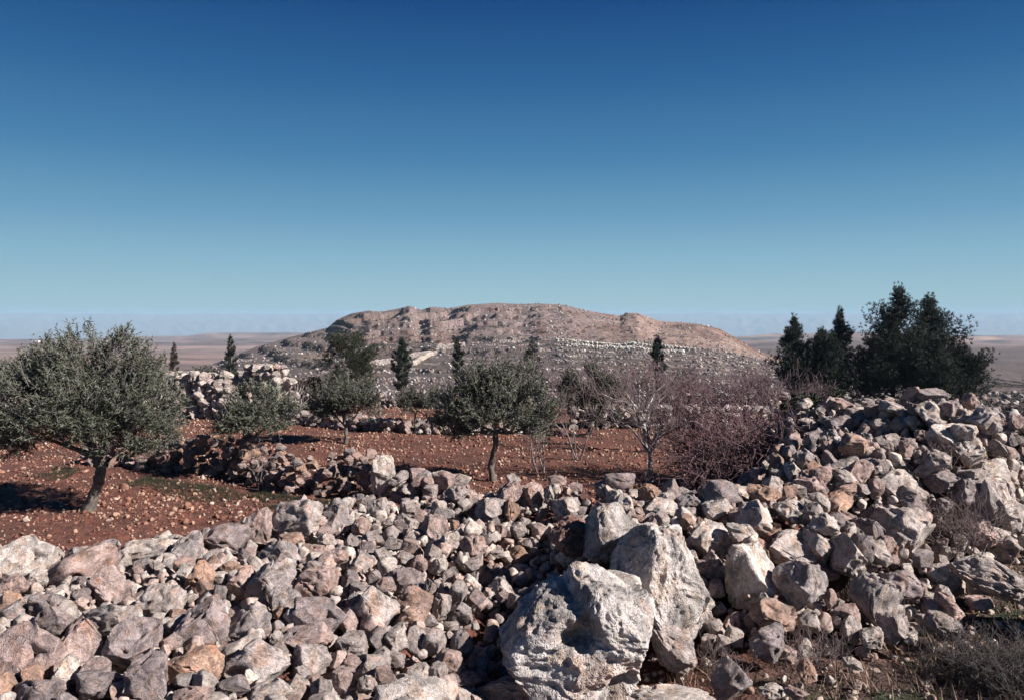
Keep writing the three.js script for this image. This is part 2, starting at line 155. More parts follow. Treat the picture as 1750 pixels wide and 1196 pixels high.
const HEAP_STONES = [
  [5.0,1.51,-13.54,0.27,0.21,0,"w"],[4.87,1.31,-13.7,0.21,0.18,0,"w"],[4.86,1.27,-13.06,0.26,0.12,0,"w"],[5.46,1.5,-13.26,0.38,0.3,0,"p"],[5.14,1.31,-12.48,0.47,0.3,0,"d"],[5.52,1.36,-11.94,0.24,0.19,0,"w"],
  [5.78,1.6,-12.08,0.37,0.25,0,"g"],[6.17,1.79,-12.24,0.27,0.25,0,"p"],[6.44,1.77,-12.17,0.48,0.25,0,"g"],[6.01,1.6,-11.83,0.26,0.24,0,"d"],[6.71,1.75,-11.61,0.2,0.26,0,"p"],[6.53,1.53,-11.47,0.35,0.28,0,"w"],
  [6.16,1.41,-11.39,0.32,0.26,0,"g"],[6.21,1.42,-10.84,0.36,0.26,0,"w"],[6.71,1.48,-11.11,0.29,0.3,0,"g"],[6.72,1.18,-10.92,0.22,0.22,0,"g"],[5.53,0.88,-10.11,0.38,0.27,0,"d"],[5.76,0.7,-10.07,0.38,0.45,0,"d"],
  [6.07,0.67,-9.92,0.33,0.57,0,"w"],[5.97,0.32,-9.66,0.36,0.2,0,"w"],[5.89,0.97,-10.11,0.36,0.21,0,"g"],[6.34,1.02,-10.74,0.19,0.22,0,"w"],[5.13,1.44,-13.24,0.24,0.19,0,"g"],[5.42,1.47,-12.56,0.29,0.22,0,"w"],
  [5.61,1.54,-12.36,0.25,0.19,0,"p"],[5.76,1.4,-11.73,0.27,0.22,0,"g"],[5.9,1.27,-11.41,0.26,0.21,0,"p"],[5.5,1.17,-11.55,0.3,0.23,0,"g"],[6.05,1.2,-10.83,0.25,0.22,0,"g"],[5.9,1.17,-11.01,0.24,0.21,0,"d"],
  [6.58,0.9,-10.91,0.28,0.31,0,"g"],[6.73,0.69,-10.75,0.21,0.34,0,"w"],[5.91,0.43,-9.89,0.3,0.28,0,"g"],[10.34,0.85,-16.19,0.37,0.33,0,"p"],[10.19,0.51,-16.03,0.32,0.3,0,"g"],[5.35,1.28,-11.97,0.28,0.21,0,"p"],
  [5.9,1.45,-11.67,0.23,0.18,0,"w"],[6.34,1.64,-11.53,0.23,0.22,0,"p"],[6.56,1.24,-11.1,0.26,0.23,0,"p"],[6.04,1.33,-11.01,0.56,0.38,0,"w"],[6.24,1.14,-10.72,0.48,0.42,0,"w"],[6.64,1.56,-11.15,0.45,0.38,0,"g"],
  [6.56,0.79,-10.87,0.52,0.53,0,"w"],[6.13,1.61,-11.62,0.48,0.31,0,"w"],[6.14,0.52,-9.84,0.33,0.46,0,"w"],[5.82,0.84,-10.07,0.4,0.32,0,"g"],[5.47,1.12,-10.19,0.39,0.29,0,"g"],];
// 
const BOULDERS = [["A",0.5,0.52,-6.11,1.18,1.18,0,"b"],["B",1.3,0.66,-6.9,0.89,1.14,0,"b"],["C",0.91,0.94,-7.48,0.48,0.58,0,"b"],["C2",0.57,0.86,-7.64,0.44,0.38,0,"r"],["D",1.35,0.23,-6.5,0.5,0.34,-32,"g"],["A2",0.07,0.2,-5.83,0.73,0.27,0,"w"],["N",1.19,0.17,-5.76,0.76,0.17,0,"w"],["M",1.65,0.21,-5.97,0.31,0.35,-30,"d"],["H",3.41,0.22,-6.97,0.3,0.28,0,"g"],["H2",3.16,0.2,-6.88,0.24,0.2,0,"w"],["J",3.89,0.21,-7.07,0.32,0.26,0,"g"],["J2",4.65,0.16,-7.78,0.31,0.17,-10,"p"],["K",4.89,0.34,-8.05,0.89,0.36,-24,"g"],["L",2.16,0.23,-6.65,0.33,0.31,0,"d"],["P",2.34,0.19,-6.23,0.16,0.21,20,"o"],["Q",1.97,0.15,-5.94,0.2,0.11,0,"w"],["R",2.14,0.16,-5.89,0.2,0.1,-15,"p"],["T",2.81,0.14,-6.43,0.19,0.09,-25,"w"],["U",3.51,0.17,-6.9,0.15,0.12,0,"w"]];
// skyline of the hill: bearing, elevation in degrees
const SKYLINE = [[-24.71,-3.824],[-21.86,-3.672],[-19.26,-2.662],[-17.74,-2.084],[-15.41,-1.419],[-13.03,-0.819],[-12.42,-0.287],[-11.41,0.165],[-10.19,0.372],[-9.38,0.29],[-8.14,0.499],[-7.32,0.708],[-6.49,0.417],[-5.87,0.627],[-4.41,0.544],[-3.15,0.797],[-1.05,0.924],[0.63,0.84],[2.31,0.881],[3.57,0.796],[5.24,0.418],[6.07,0.251],[7.73,0.0],[8.15,0.166],[8.97,0.208],[9.79,-0.124],[10.61,-0.372],[13.03,-0.532],[14.62,-0.895],[15.41,-1.338],[16.39,-1.937],[17.36,-2.45],[19.27,-3.099],[21.87,-3.906],[24.72,-4.015]];
// ---------- the lie of the land ----------
const PROFILE = [[0, 0], [24, 0], [30, -0.35], [40, -1.1], [75, -3.9], [150, -9.6], [300, -17], [700, -29.5], [1500, -42], [2600, -62], [5000, -190], [8000, -265], [40000, -265]];
function profile(d) { let k = 0; while (k < PROFILE.length - 2 && d > PROFILE[k + 1][0]) k++; const [a, b] = PROFILE[k], [c, e] = PROFILE[k + 1]; return lerp(b, e, clamp((d - a) / (c - a), 0, 1)); }
function mound(x, z) { // the broad heap of the tumbled wall
  if (z < -19 || z > 2 || x < -16 || x > 22) return 0;
  let s = 0, w = 0.12;
  for (const [cx, cz, cy] of WALL_POINTS) { const d2 = (x - cx) ** 2 + (z - cz) ** 2 + 0.02, k = 1 / (d2 * d2); s += k * cy; w += k; }
  const edge = Math.min(smoothstep(x, -12, -9), 1 - smoothstep(x, 17, 20));
  return Math.max(0, s / w) * edge;
}
function ground(x, z) {
  const d = Math.hypot(x, z);
  let y = profile(d);
  if (d > 20) y += fbm(x * 0.011, 3.3, z * 0.011, 4) * Math.min(d - 20, 260) * 0.022;
  if (d > 500) y += fbm(x * 0.0011, 8.3, z * 0.0016, 4) * Math.min(d - 500, 2500) * 0.02;
  if (x > 0 && d > 300) y += 30 * smoothstep(d, 300, 1400) * smoothstep(x / d, 0.2, 0.4) * (1 - smoothstep(d, 2200, 3200)) * (0.25 + fbm(x * 0.0032, 12, z * 0.0042, 4));
  if (d < 60) y += 0.10 * fbm(x * 0.35, 1.1, z * 0.35, 3) + 0.05 * fbm(x * 2.1, 5.1, z * 2.1, 3) + (d < 30 ? 0.045 * fbm(x * 6.5, 9.1, z * 6.5, 2) : 0);
  return y;
}
// ---------- materials ----------
const lin = (r, g, b) => new THREE.Color().setRGB(r, g, b);
const nA = tileFbm(512, 4, 11), nB = tileFbm(512, 16, 23, 4), nC = tileFbm(512, 64, 37, 3), nD = tileFbm(512, 8, 51, 5);
const rockMap = texture(512, (i) => {
  let v = 0.92 + (nB[i] - 0.5) * 0.35 + (nC[i] - 0.5) * 0.42;
  const lichen = smoothstep(nD[i], 0.56, 0.62), stain = smoothstep(nA[i], 0.57, 0.66), fleck = smoothstep(nC[i] * 0.6 + nB[i] * 0.4, 0.62, 0.68);
  v *= 1 - 0.2 * lichen; v += 0.08 * fleck;
  return [v, v * (1 - 0.05 * stain), v * (1 - 0.1 * stain)];
});
const rockBump = texture(512, (i) => { const v = nB[i] * 0.55 + nC[i] * 0.45; const w = v - 0.5 * smoothstep(nC[i], 0.6, 0.72); return [w, w, w]; }, false);
const soilMap = texture(512, (i) => { const v = 0.9 + (nB[i] - 0.5) * 0.6 + (nC[i] - 0.5) * 0.6; const s = smoothstep(nD[i], 0.5, 0.6); return [v, v * (1 - 0.1 * s), v * (1 - 0.14 * s)]; });
const soilBump = texture(512, (i) => { const v = nB[i] * 0.5 + nC[i] * 0.5; return [v, v, v]; }, false);
const std = (o) => new THREE.MeshStandardMaterial({ roughness: 0.95, vertexColors: true, ...o });
const rockMat = (c, bump = 0.02) => std({ color: c, map: rockMap, bumpMap: rockBump, bumpScale: bump });
const TONES = {
  g: [lin(0.396, 0.336, 0.330), lin(0.356, 0.304, 0.305), lin(0.436, 0.368, 0.355)],
  p: [lin(0.455, 0.329, 0.305), lin(0.416, 0.310, 0.295)],
  w: [lin(0.574, 0.497, 0.468), lin(0.515, 0.439, 0.419)],
  o: [lin(0.446, 0.286, 0.222), lin(0.416, 0.282, 0.236)],
  d: [lin(0.287, 0.239, 0.246), lin(0.327, 0.263, 0.266)],
  b: [lin(0.465, 0.415, 0.404)],
  r: [lin(0.327, 0.186, 0.158)],
};
const toneMats = Object.fromEntries(Object.entries(TONES).map(([k, a]) => [k, a.map((c) => rockMat(c))]));
const leafMat = std({ side: THREE.DoubleSide, roughness: 0.75 });
const barkMat = std({ roughness: 0.95 });

// ---------- rock shapes ----------
function rockGeometry(seed, detail, { pits = 5, ridge = 0.1, facets = 12, square = 0.5, outline = null, flat = 0.94, deep = 0.2 } = {}) {
  const R = rng(seed), planes = [], tilt = anyTurn(R);
  for (const a of [V(1, 0, 0), V(0, 1, 0), V(0, 0, 1)]) for (const s of [-1, 1]) planes.push([a.clone().multiplyScalar(s).addScaledVector(onSphere(R), 0.45).normalize().applyQuaternion(tilt), lerp(0.9, 0.42 + 0.34 * R(), square)]); // a skewed block
  for (let i = 6; i < facets; i++) planes.push([onSphere(R), lerp(0.92, 0.4 + 0.45 * R(), square)]); // with corners struck off
  const holes = Array.from({ length: pits }, () => [onSphere(R), 0.1 + 0.26 * R() ** 1.5, 0.06 + deep * R()]);
  const ox = R() * 90, oy = R() * 90, oz = R() * 90;
  const ico = new THREE.IcosahedronGeometry(1, detail); ico.deleteAttribute('normal'); ico.deleteAttribute('uv');
  const g = mergeVertices(ico, 1e-4), P = g.attributes.position, n = V(0, 0, 0), p = V(0, 0, 0);
  if (outline) for (const pl of planes) pl[1] *= 1.14;
  const reach = (th) => { // distance of a traced outline from its middle
    const dx = Math.cos(th), dy = Math.sin(th); let best = 1;
    for (let i = 0; i < outline.length; i++) { const [ax, ay] = outline[i], [bx, by] = outline[(i + 1) % outline.length], ex = bx - ax, ey = by - ay, den = dx * ey - dy * ex; if (Math.abs(den) < 1e-6) continue; const t = (ax * ey - ay * ex) / den, u = (ax * dy - ay * dx) / den; if (t > 0 && u >= -0.001 && u <= 1.001) best = t; }
    return best;
  };
  for (let i = 0; i < P.count; i++) {
    n.fromBufferAttribute(P, i).normalize();
    if (outline) { const s = Math.hypot(n.x, n.y), k = s ** 0.75 * reach(Math.atan2(n.y, n.x)) / Math.max(s, 1e-5); p.set(n.x * k, n.y * k, Math.sign(n.z) * Math.abs(n.z) ** 0.8); } else p.copy(n);
    if (outline) n.copy(p); const q = outline ? 0.2 : 0.3; p.x += q * N3(n.x * 1.3 + ox, n.y * 1.3, n.z * 1.3); p.y += q * N3(n.x * 1.3, n.y * 1.3 + oy, n.z * 1.3); p.z += q * N3(n.x * 1.3, n.y * 1.3, n.z * 1.3 + oz);
    for (const [pl, d] of planes) { const over = p.dot(pl) - d - 0.05 * N3(n.x * 3 + oy, n.y * 3 + d * 9, n.z * 3); if (over > 0) p.addScaledVector(pl, -over * flat); }
    let r = 0; for (const [pl, d] of planes) { const over = p.dot(pl) - d - 0.04; if (over > 0) p.addScaledVector(pl, -over * flat * 0.7); }
    for (const [h, a, dp] of holes) { const w = (outline ? Math.hypot(n.x - h.x * 0.95, n.y - h.y * 0.95, n.z - h.z * 0.9) : Math.acos(clamp(n.dot(h), -1, 1))) + 0.06 * N3(n.x * 8 + ox, n.y * 8, n.z * 8); if (w < a) r -= dp * smoothstep(1 - w / a, 0, 0.7); }
    const rd = 1 - 2 * Math.abs(N3(n.x * 2.6 + oy, n.y * 2.6 + oz, n.z * 2.6 + ox));
    r += ridge * 0.9 * fbm(n.x * 2.3 + oz, n.y * 2.3 + ox, n.z * 2.3 + oy, 3) + ridge * 0.35 * rd + ridge * 0.75 * fbm(n.x * 6 + ox, n.y * 6 + oy, n.z * 6 + oz, 3);
    if (detail > 20) r += ridge * 0.3 * fbm(n.x * 20 + ox, n.y * 20 + oy, n.z * 20 + oz, 3) - ridge * 0.4 * smoothstep(N3(n.x * 11 + oz, n.y * 11, n.z * 11 + oy), 0.2, 0.5);
    if (outline) n.normalize(); p.addScaledVector(n, r); P.setXYZ(i, p.x, p.y, p.z);
  }
  g.computeBoundingBox(); const c = g.boundingBox.getCenter(V(0, 0, 0)), h = g.boundingBox.getSize(V(0, 0, 0)).multiplyScalar(0.5);
  g.translate(-c.x, -c.y, -c.z); g.scale(1 / h.x, 1 / h.y, 1 / h.z); g.computeVertexNormals();
  const col = new Float32Array(P.count * 3);
  for (let i = 0; i < P.count; i++) { // weathering: pale fresh stone, grey patina, rusty stains
    const x = P.getX(i), y = P.getY(i), z = P.getZ(i);
    const a = fbm(x * 1.1 + ox, y * 1.1 + oy, z * 1.1 + oz, 4), b = fbm(x * 3.4 + oz, y * 3.4 + ox, z * 3.4 + oy, 4), e = fbm(x * 1.5 + oy, y * 1.5 + oz, z * 1.5 + ox, 3);
    let v = 1 + 0.42 * b; v *= lerp(1, 0.72, smoothstep(a, 0.04, 0.16)); v *= lerp(1, 1.22, smoothstep(-a, 0.06, 0.2));
    const rust = smoothstep(e, 0.14, 0.3) * 0.7;
    col[i * 3] = v * (1 + 0.06 * rust); col[i * 3 + 1] = v * (1 - 0.12 * rust); col[i * 3 + 2] = v * (1 - 0.22 * rust);
  }
  g.setAttribute('color', new THREE.BufferAttribute(col, 3));
  return boxUv(g, 0.5);
}
function boxUv(g, k) { // one projection per face, so that the grain keeps its size
  const o = g.toNonIndexed(), P = o.attributes.position, uv = new Float32Array(P.count * 2), a = V(0, 0, 0), b = V(0, 0, 0), c = V(0, 0, 0);
  for (let i = 0; i < P.count; i += 3) {
    a.fromBufferAttribute(P, i); b.fromBufferAttribute(P, i + 1); c.fromBufferAttribute(P, i + 2);
    const n = b.clone().sub(a).cross(c.clone().sub(a)), x = Math.abs(n.x), y = Math.abs(n.y), z = Math.abs(n.z);
    [a, b, c].forEach((p, j) => { const [u, v] = x > y && x > z ? [p.z + 0.3, p.y] : y > z ? [p.x, p.z + 0.6] : [p.x + 0.1, p.y + 0.2]; uv[(i + j) * 2] = u * k; uv[(i + j) * 2 + 1] = v * k; });
  }
  o.setAttribute('uv', new THREE.BufferAttribute(uv, 2)); return o;
}
const rocks = Array.from({ length: 26 }, (_, i) => rockGeometry(100 + i, 11, { pits: 4 + (i % 6), deep: 0.27, ridge: 0.1 + 0.02 * (i % 5), facets: 9 + (i % 6), square: 0.7 + (i % 4) * 0.12 }));
const midRocks = Array.from({ length: 14 }, (_, i) => rockGeometry(300 + i, 6, { pits: 4, deep: 0.25, ridge: 0.13, facets: 9 + (i % 5), square: 0.75 + (i % 4) * 0.1 }));
const smallRocks = Array.from({ length: 6 }, (_, i) => rockGeometry(500 + i, 3, { pits: 1, ridge: 0.1, facets: 10, square: 0.9 }));
const chips = Array.from({ length: 3 }, (_, i) => rockGeometry(600 + i, 1, { pits: 0, ridge: 0.12, facets: 8, square: 0.8 }));
const toneKeys = Object.keys(TONES);

// ---------- ground ----------
{
  const R = rng(5), dist = [0.02];
  for (let d = 0.6; d < 3.6; d += 0.3) dist.push(d);
  for (let d = 3.6; d < 15; d += 0.1) dist.push(d);
  for (let d = 15; d < 30; d += 0.25) dist.push(d);
  for (let d = 30; d < 14000; d *= 1.035) dist.push(d);
  const ang = []; for (let a = -180; a < -44; a += 4) ang.push(a); for (let a = -44; a <= 44; a += 0.25) ang.push(a); for (let a = 48; a <= 180; a += 4) ang.push(a);
  const pos = [], col = [], uv = [], idx = [], C = ang.length;
  for (const d of dist) for (const a of ang) {
    const x = Math.sin(a * Math.PI / 180) * d, z = -Math.cos(a * Math.PI / 180) * d, m = d < 20 ? mound(x, z) : 0;
    const y = ground(x, z) + Math.max(0, m - 0.28) + (m > 0.15 ? 0.06 * fbm(x * 3, 2, z * 3, 3) : 0);
    pos.push(x, y, z); uv.push(x / 1.6, z / 1.6);
    const n1 = fbm(x * 0.9, 4, z * 0.9, 4), n2 = fbm(x * 0.12, 9, z * 0.12, 4), n3 = fbm(x * 0.012, 6, z * 0.03, 5), n4 = fbm(x * 0.0013, 2, z * 0.006, 5) + 0.6 * fbm(x * 0.004, 22, z * 0.022, 4);
    const red = [0.125 + 0.1 * n1, 0.044 + 0.034 * n1, 0.029 + 0.02 * n1];
    const path = smoothstep(x - 0.55 * -z + 2.2 + n1 * 1.2, 0, 1.2) * (1 - smoothstep(-z, 16, 22)); // trodden ground right of the wall
    const green = smoothstep(n1 + 0.6 * fbm(x * 2.7, 14, z * 2.7, 3), 0.06, 0.2);
    const trod = [lerp(0.075, 0.034, green), lerp(0.04, 0.042, green), lerp(0.03, 0.018, green)];
    const heath = [0.092 + 0.08 * n2 + 0.08 * n1, 0.066 + 0.06 * n2 + 0.055 * n1, 0.064 + 0.055 * n2 + 0.05 * n1];
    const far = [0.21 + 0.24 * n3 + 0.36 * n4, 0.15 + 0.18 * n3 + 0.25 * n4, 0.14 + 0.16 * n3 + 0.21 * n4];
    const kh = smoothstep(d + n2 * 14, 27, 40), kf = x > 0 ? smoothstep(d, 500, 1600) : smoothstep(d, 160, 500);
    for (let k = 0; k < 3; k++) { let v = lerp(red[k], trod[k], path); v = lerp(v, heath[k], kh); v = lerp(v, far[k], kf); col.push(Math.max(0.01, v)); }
  }
  for (let j = 0; j < dist.length - 1; j++) for (let i = 0; i < C - 1; i++) { const a = j * C + i, b = a + 1, c = a + C, e = c + 1; idx.push(a, b, c, b, e, c); }
  const g = new THREE.BufferGeometry();
  g.setAttribute('position', new THREE.Float32BufferAttribute(pos, 3)); g.setAttribute('color', new THREE.Float32BufferAttribute(col, 3)); g.setAttribute('uv', new THREE.Float32BufferAttribute(uv, 2)); g.setIndex(idx); g.computeVertexNormals();
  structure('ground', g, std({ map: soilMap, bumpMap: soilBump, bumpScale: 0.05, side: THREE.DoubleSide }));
}
// ---------- far mountains beyond the valley ----------
{
  const pos = [], col = [], idx = [], C = 700, J = 46;
  for (let j = 0; j < J; j++) for (let i = 0; i < C; i++) {
    const a = lerp(-62, 62, i / (C - 1)) * Math.PI / 180, t = j / (J - 1), d = lerp(8200, 11500, t), u = a * 30;
    const gully = 1 - Math.abs(fbm(u * 1.7, t * 2.4, 3, 5)) * 2.4;
    const top = 32 + 26 * fbm(u * 0.35, 5, 1, 4);
    const y = lerp(-262, top, Math.min(1, t * 1.12) ** 0.8) + (gully - 0.6) * 40 * Math.sin(Math.min(1, t * 1.05) * Math.PI);
    pos.push(Math.sin(a) * d, y, -Math.cos(a) * d);
    const s = fbm(u * 2.2, t * 9, 7, 4); col.push(0.17 + 0.1 * s, 0.13 + 0.08 * s, 0.115 + 0.07 * s);
  }
  for (let j = 0; j < J - 1; j++) for (let i = 0; i < C - 1; i++) { const a = j * C + i; idx.push(a, a + 1, a + C, a + 1, a + C + 1, a + C); }
  const g = new THREE.BufferGeometry(); g.setAttribute('position', new THREE.Float32BufferAttribute(pos, 3)); g.setAttribute('color', new THREE.Float32BufferAttribute(col, 3)); g.setIndex(idx); g.computeVertexNormals();
  structure('mountain_range', g, std({ side: THREE.DoubleSide }));
}
// ---------- the stony hill ----------
function skyline(b) { let k = 0; while (k < SKYLINE.length - 2 && b > SKYLINE[k + 1][0]) k++; const [a, c] = SKYLINE[k], [e, f] = SKYLINE[k + 1]; return lerp(c, f, clamp((b - a) / (e - a), 0, 1)); }
const HILL_FOOT = 138, HILL_CREST = 315;
const SCARPS = [[-12.4, 0.84, -7.0, 0.96, 2.6], [-8.4, 0.84, -3.6, 0.97, 2.6], [-5.9, 0.68, -1.6, 0.82, 2.6], [-0.6, 0.78, 1.6, 0.9, 2.2], [-15.5, 0.50, -9, 0.66, 1.6], [-12, 0.36, -6, 0.52, 1.4]]; // bearing, t -> bearing, t, drop
function hillPoint(b, t) { // bearing in degrees, t = 0 at the foot, 1 at the crest
  const d = lerp(HILL_FOOT, HILL_CREST, t), rad = b * Math.PI / 180, x = Math.sin(rad) * d, z = -Math.cos(rad) * d;
  const foot = profile(HILL_FOOT) - 0.6, crest = 3 + HILL_CREST * Math.tan(skyline(b) * Math.PI / 180);
  const wob = 0.035 * fbm(b * 0.35, 3, 1, 3), tt = t + wob * smoothstep(t, 0, 0.1) * (1 - smoothstep(t, 0.85, 1));
  let e;
  if (tt < 0.55) { // terraced lower slope
    const s = (tt / 0.55) * 7, k = Math.floor(s), f = s - k; e = 0.34 * (k + 0.2 * f + 0.8 * smoothstep(f, 0.88, 1.0)) / 7;
  } else if (tt < 0.82) e = 0.34 + 0.57 * smoothstep((tt - 0.55) / 0.27, -0.25, 1.08) - 0.57 * 0.08; else e = 0.90 + 0.1 * ((tt - 0.82) / 0.18);
  e = clamp(e, 0, 1.02);
  let y = lerp(foot, crest, Math.min(e, 1));
  const rough = smoothstep(t, 0.0, 0.2) * (1 - smoothstep(t, 0.9, 1.0)), top = smoothstep(t, 0.5, 0.6);
  y += rough * (1.6 * fbm(x * 0.06, 7, z * 0.06, 4) * (0.4 + top) + 0.5 * fbm(x * 0.4, 2, z * 0.4, 3));
  const ledge = smoothstep(t, 0.12, 0.2) * (1 - smoothstep(t, 0.93, 0.99)) * (1 - smoothstep(b, -1, 5)) * 0.85; // rock ledges on the western flank
  if (ledge > 0) { const st = 2.3, s = (y + 1.1 * fbm(x * 0.03, 17, z * 0.03, 3) + 40) / st, k = Math.floor(s); y = lerp(y, y + (smoothstep(s - k, 0.8, 1) * 0.8 + (s - k) * 0.2 - (s - k)) * st, ledge); }
  for (const [b0, t0, b1, t1, drop] of SCARPS) {
    const u = clamp((b - b0) / (b1 - b0), 0, 1), on = smoothstep(b, b0, b0 + 2) * (1 - smoothstep(b, b1 - 2, b1)), line = lerp(t0, t1, u) + 0.012 * fbm(b * 2.3, 1, 6, 3);
    y -= drop * on * smoothstep(line - t, 0, 0.006) * (1 - smoothstep(line - t, 0.03, 0.3));
  }
  if (t > 1) y = crest - (t - 1) * 40;
  const g = ground(x, z) - 1.5; // sinks into the land at both ends
  return V(x, Math.max(y, g - 3), z);
}
{
  const pos = [], col = [], idx = [], uv = [], C = 620, B0 = -23, B1 = 22;
  const ts = []; for (let t = -0.02; t < 0.56; t += 0.0042) ts.push(t); for (let t = 0.56; t < 1.0; t += 0.005) ts.push(t); ts.push(1.0, 1.02, 1.06, 1.15, 1.3, 1.6);
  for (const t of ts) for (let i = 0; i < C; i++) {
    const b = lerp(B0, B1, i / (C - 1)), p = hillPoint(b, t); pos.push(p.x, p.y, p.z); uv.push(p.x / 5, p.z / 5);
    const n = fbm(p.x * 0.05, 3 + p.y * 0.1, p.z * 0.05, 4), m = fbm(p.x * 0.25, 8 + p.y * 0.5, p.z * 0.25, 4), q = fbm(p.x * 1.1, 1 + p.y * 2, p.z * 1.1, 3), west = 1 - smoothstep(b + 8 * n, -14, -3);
    const up = smoothstep(t + 0.12 * n, 0.5, 0.6), soil = smoothstep(n + 0.4 * m, 0.1, 0.22), right = smoothstep(b + 6 * n, 4, 9) * up;
    const f = ((t + 0.035 * fbm(b * 0.35, 3, 1, 3)) / 0.55 * 7) % 1, wallStone = smoothstep(f, 0.85, 0.89) * smoothstep(n + m * 0.8 + smoothstep(b, -4, 3) * 0.12, -0.05, 0.1) * (1 - up);
    const a = [0.085, 0.066, 0.064], u = [0.195, 0.15, 0.148], s = [0.125, 0.076, 0.064], r = [0.27, 0.195, 0.168], w = [0.34, 0.305, 0.285];
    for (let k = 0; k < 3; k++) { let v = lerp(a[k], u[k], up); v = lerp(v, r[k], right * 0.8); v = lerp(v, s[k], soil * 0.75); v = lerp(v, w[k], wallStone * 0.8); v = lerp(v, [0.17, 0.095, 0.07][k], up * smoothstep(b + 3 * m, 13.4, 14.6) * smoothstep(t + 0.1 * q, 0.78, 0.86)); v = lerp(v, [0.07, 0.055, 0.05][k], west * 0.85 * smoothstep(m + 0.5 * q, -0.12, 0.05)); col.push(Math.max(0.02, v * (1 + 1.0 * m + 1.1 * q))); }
  }
  for (let j = 0; j < ts.length - 1; j++) for (let i = 0; i < C - 1; i++) { const a = j * C + i; idx.push(a, a + 1, a + C, a + 1, a + C + 1, a + C); }
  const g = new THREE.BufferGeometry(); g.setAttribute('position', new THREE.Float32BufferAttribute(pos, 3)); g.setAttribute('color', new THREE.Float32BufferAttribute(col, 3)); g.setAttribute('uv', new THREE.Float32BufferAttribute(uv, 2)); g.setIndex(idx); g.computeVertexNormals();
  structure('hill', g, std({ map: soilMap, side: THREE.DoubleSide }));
  // loose stones over the hill
  const R = rng(77), lists = [[], [], []];
  const put = (b, t, s, c) => { const p = hillPoint(b, t); lists[Math.floor(R() * 3)].push([matrixOf(p.x, p.y + s * 0.25, p.z, anyTurn(R), s * (0.8 + R() * 0.5), s * (0.6 + R() * 0.4), s * (0.8 + R() * 0.5)), c]); };
  const tone = () => { const k = R(); return k < 0.13 ? lin(0.42, 0.385, 0.365) : k < 0.42 ? lin(0.23, 0.198, 0.193) : k < 0.75 ? lin(0.2, 0.155, 0.15) : lin(0.1, 0.085, 0.09); };
  for (let i = 0; i < 36000; i++) {
    const b = lerp(-21, 19, R()); let t = R() ** 0.9;
    const n = fbm(b * 0.9, t * 30, 5, 3); if (n < -0.06 + 0.1 * R() && R() < 0.75) continue;
    if (t < 0.55 && R() < 0.94) { const k = Math.floor((t / 0.55) * 7) + 0.94 + 0.09 * (R() - 0.5); t = (k / 7) * 0.55 - 0.035 * fbm(b * 0.35, 3, 1, 3); }
    t = clamp(t, 0.01, 0.995); if (t > 0.56 && b > 4 && R() < 0.7) continue; if (b < 3 && R() < 0.8 && hillPoint(b, t + 0.008).y - hillPoint(b, t).y < 0.3) continue;
    put(b, t, (t < 0.56 ? 0.11 : 0.08) + 0.3 * R() ** 2.6, tone());
  }
  lists.forEach((l, i) => { const o = copies(numbered('hill_stones'), chips[i], std({}), l); o.userData.label = ['pale loose stones strewn over the terraced hill', 'grey loose stones strewn over the terraced hill', 'pinkish loose stones strewn over the terraced hill'][i]; o.userData.category = 'stones'; });
}
// ---------- a dry stone wall from stones laid along a line ----------
function stackedWall(o, pts, height, width, size, count, seed, { geos = midRocks, tones = 'ggppwwod', y0 = (x, z) => ground(x, z), name = 'stone' } = {}) {
  const R = rng(seed), seg = []; let L = 0;
  for (let i = 0; i < pts.length - 1; i++) { const l = Math.hypot(pts[i + 1][0] - pts[i][0], pts[i + 1][1] - pts[i][1]); seg.push([L, l]); L += l; }
  const at = (s) => { let k = 0; while (k < seg.length - 1 && s > seg[k][0] + seg[k][1]) k++; const f = (s - seg[k][0]) / seg[k][1], a = pts[k], b = pts[k + 1]; return [lerp(a[0], b[0], f), lerp(a[1], b[1], f), -(b[1] - a[1]) / seg[k][1], (b[0] - a[0]) / seg[k][1], lerp(a[2] ?? 1, b[2] ?? 1, f)]; };
  const rowsUp = Math.max(1, Math.round(height / (size * 0.62))), deep = Math.max(1, Math.round(width / (size * 0.8))), per = Math.max(2, Math.floor(count / (rowsUp * deep)));
  let made = 0;
  for (let r = 0; r < rowsUp; r++) for (let k = 0; k < deep; k++) for (let i = 0; i < per && made < count; i++) {
    const s = ((i + 0.5 + (R() - 0.5) * 0.7) / per) * L, [x, z, nx, nz, hk] = at(clamp(s, 0, L));
    if (r / rowsUp > hk * (0.75 + 0.35 * R())) continue;
    const w = (deep > 1 ? (k / (deep - 1) - 0.5) : 0) * width * (1 - 0.25 * r / rowsUp) + (R() - 0.5) * size * 0.3, px = x + nx * w, pz = z + nz * w;
    const sc = size * (0.38 + 0.3 * R() ** 1.4), t = tones[Math.floor(R() * tones.length)], m = mesh(name, geos[Math.floor(R() * geos.length)], toneMats[t][Math.floor(R() * toneMats[t].length)], o);
    m.position.set(px, y0(px, pz) + size * 0.3 + r * size * 0.62, pz).sub(o.position); m.quaternion.copy(flatTurn(R, 0.8)); m.scale.set(sc * 1.15, sc * 0.85, sc); made++;
  }
}
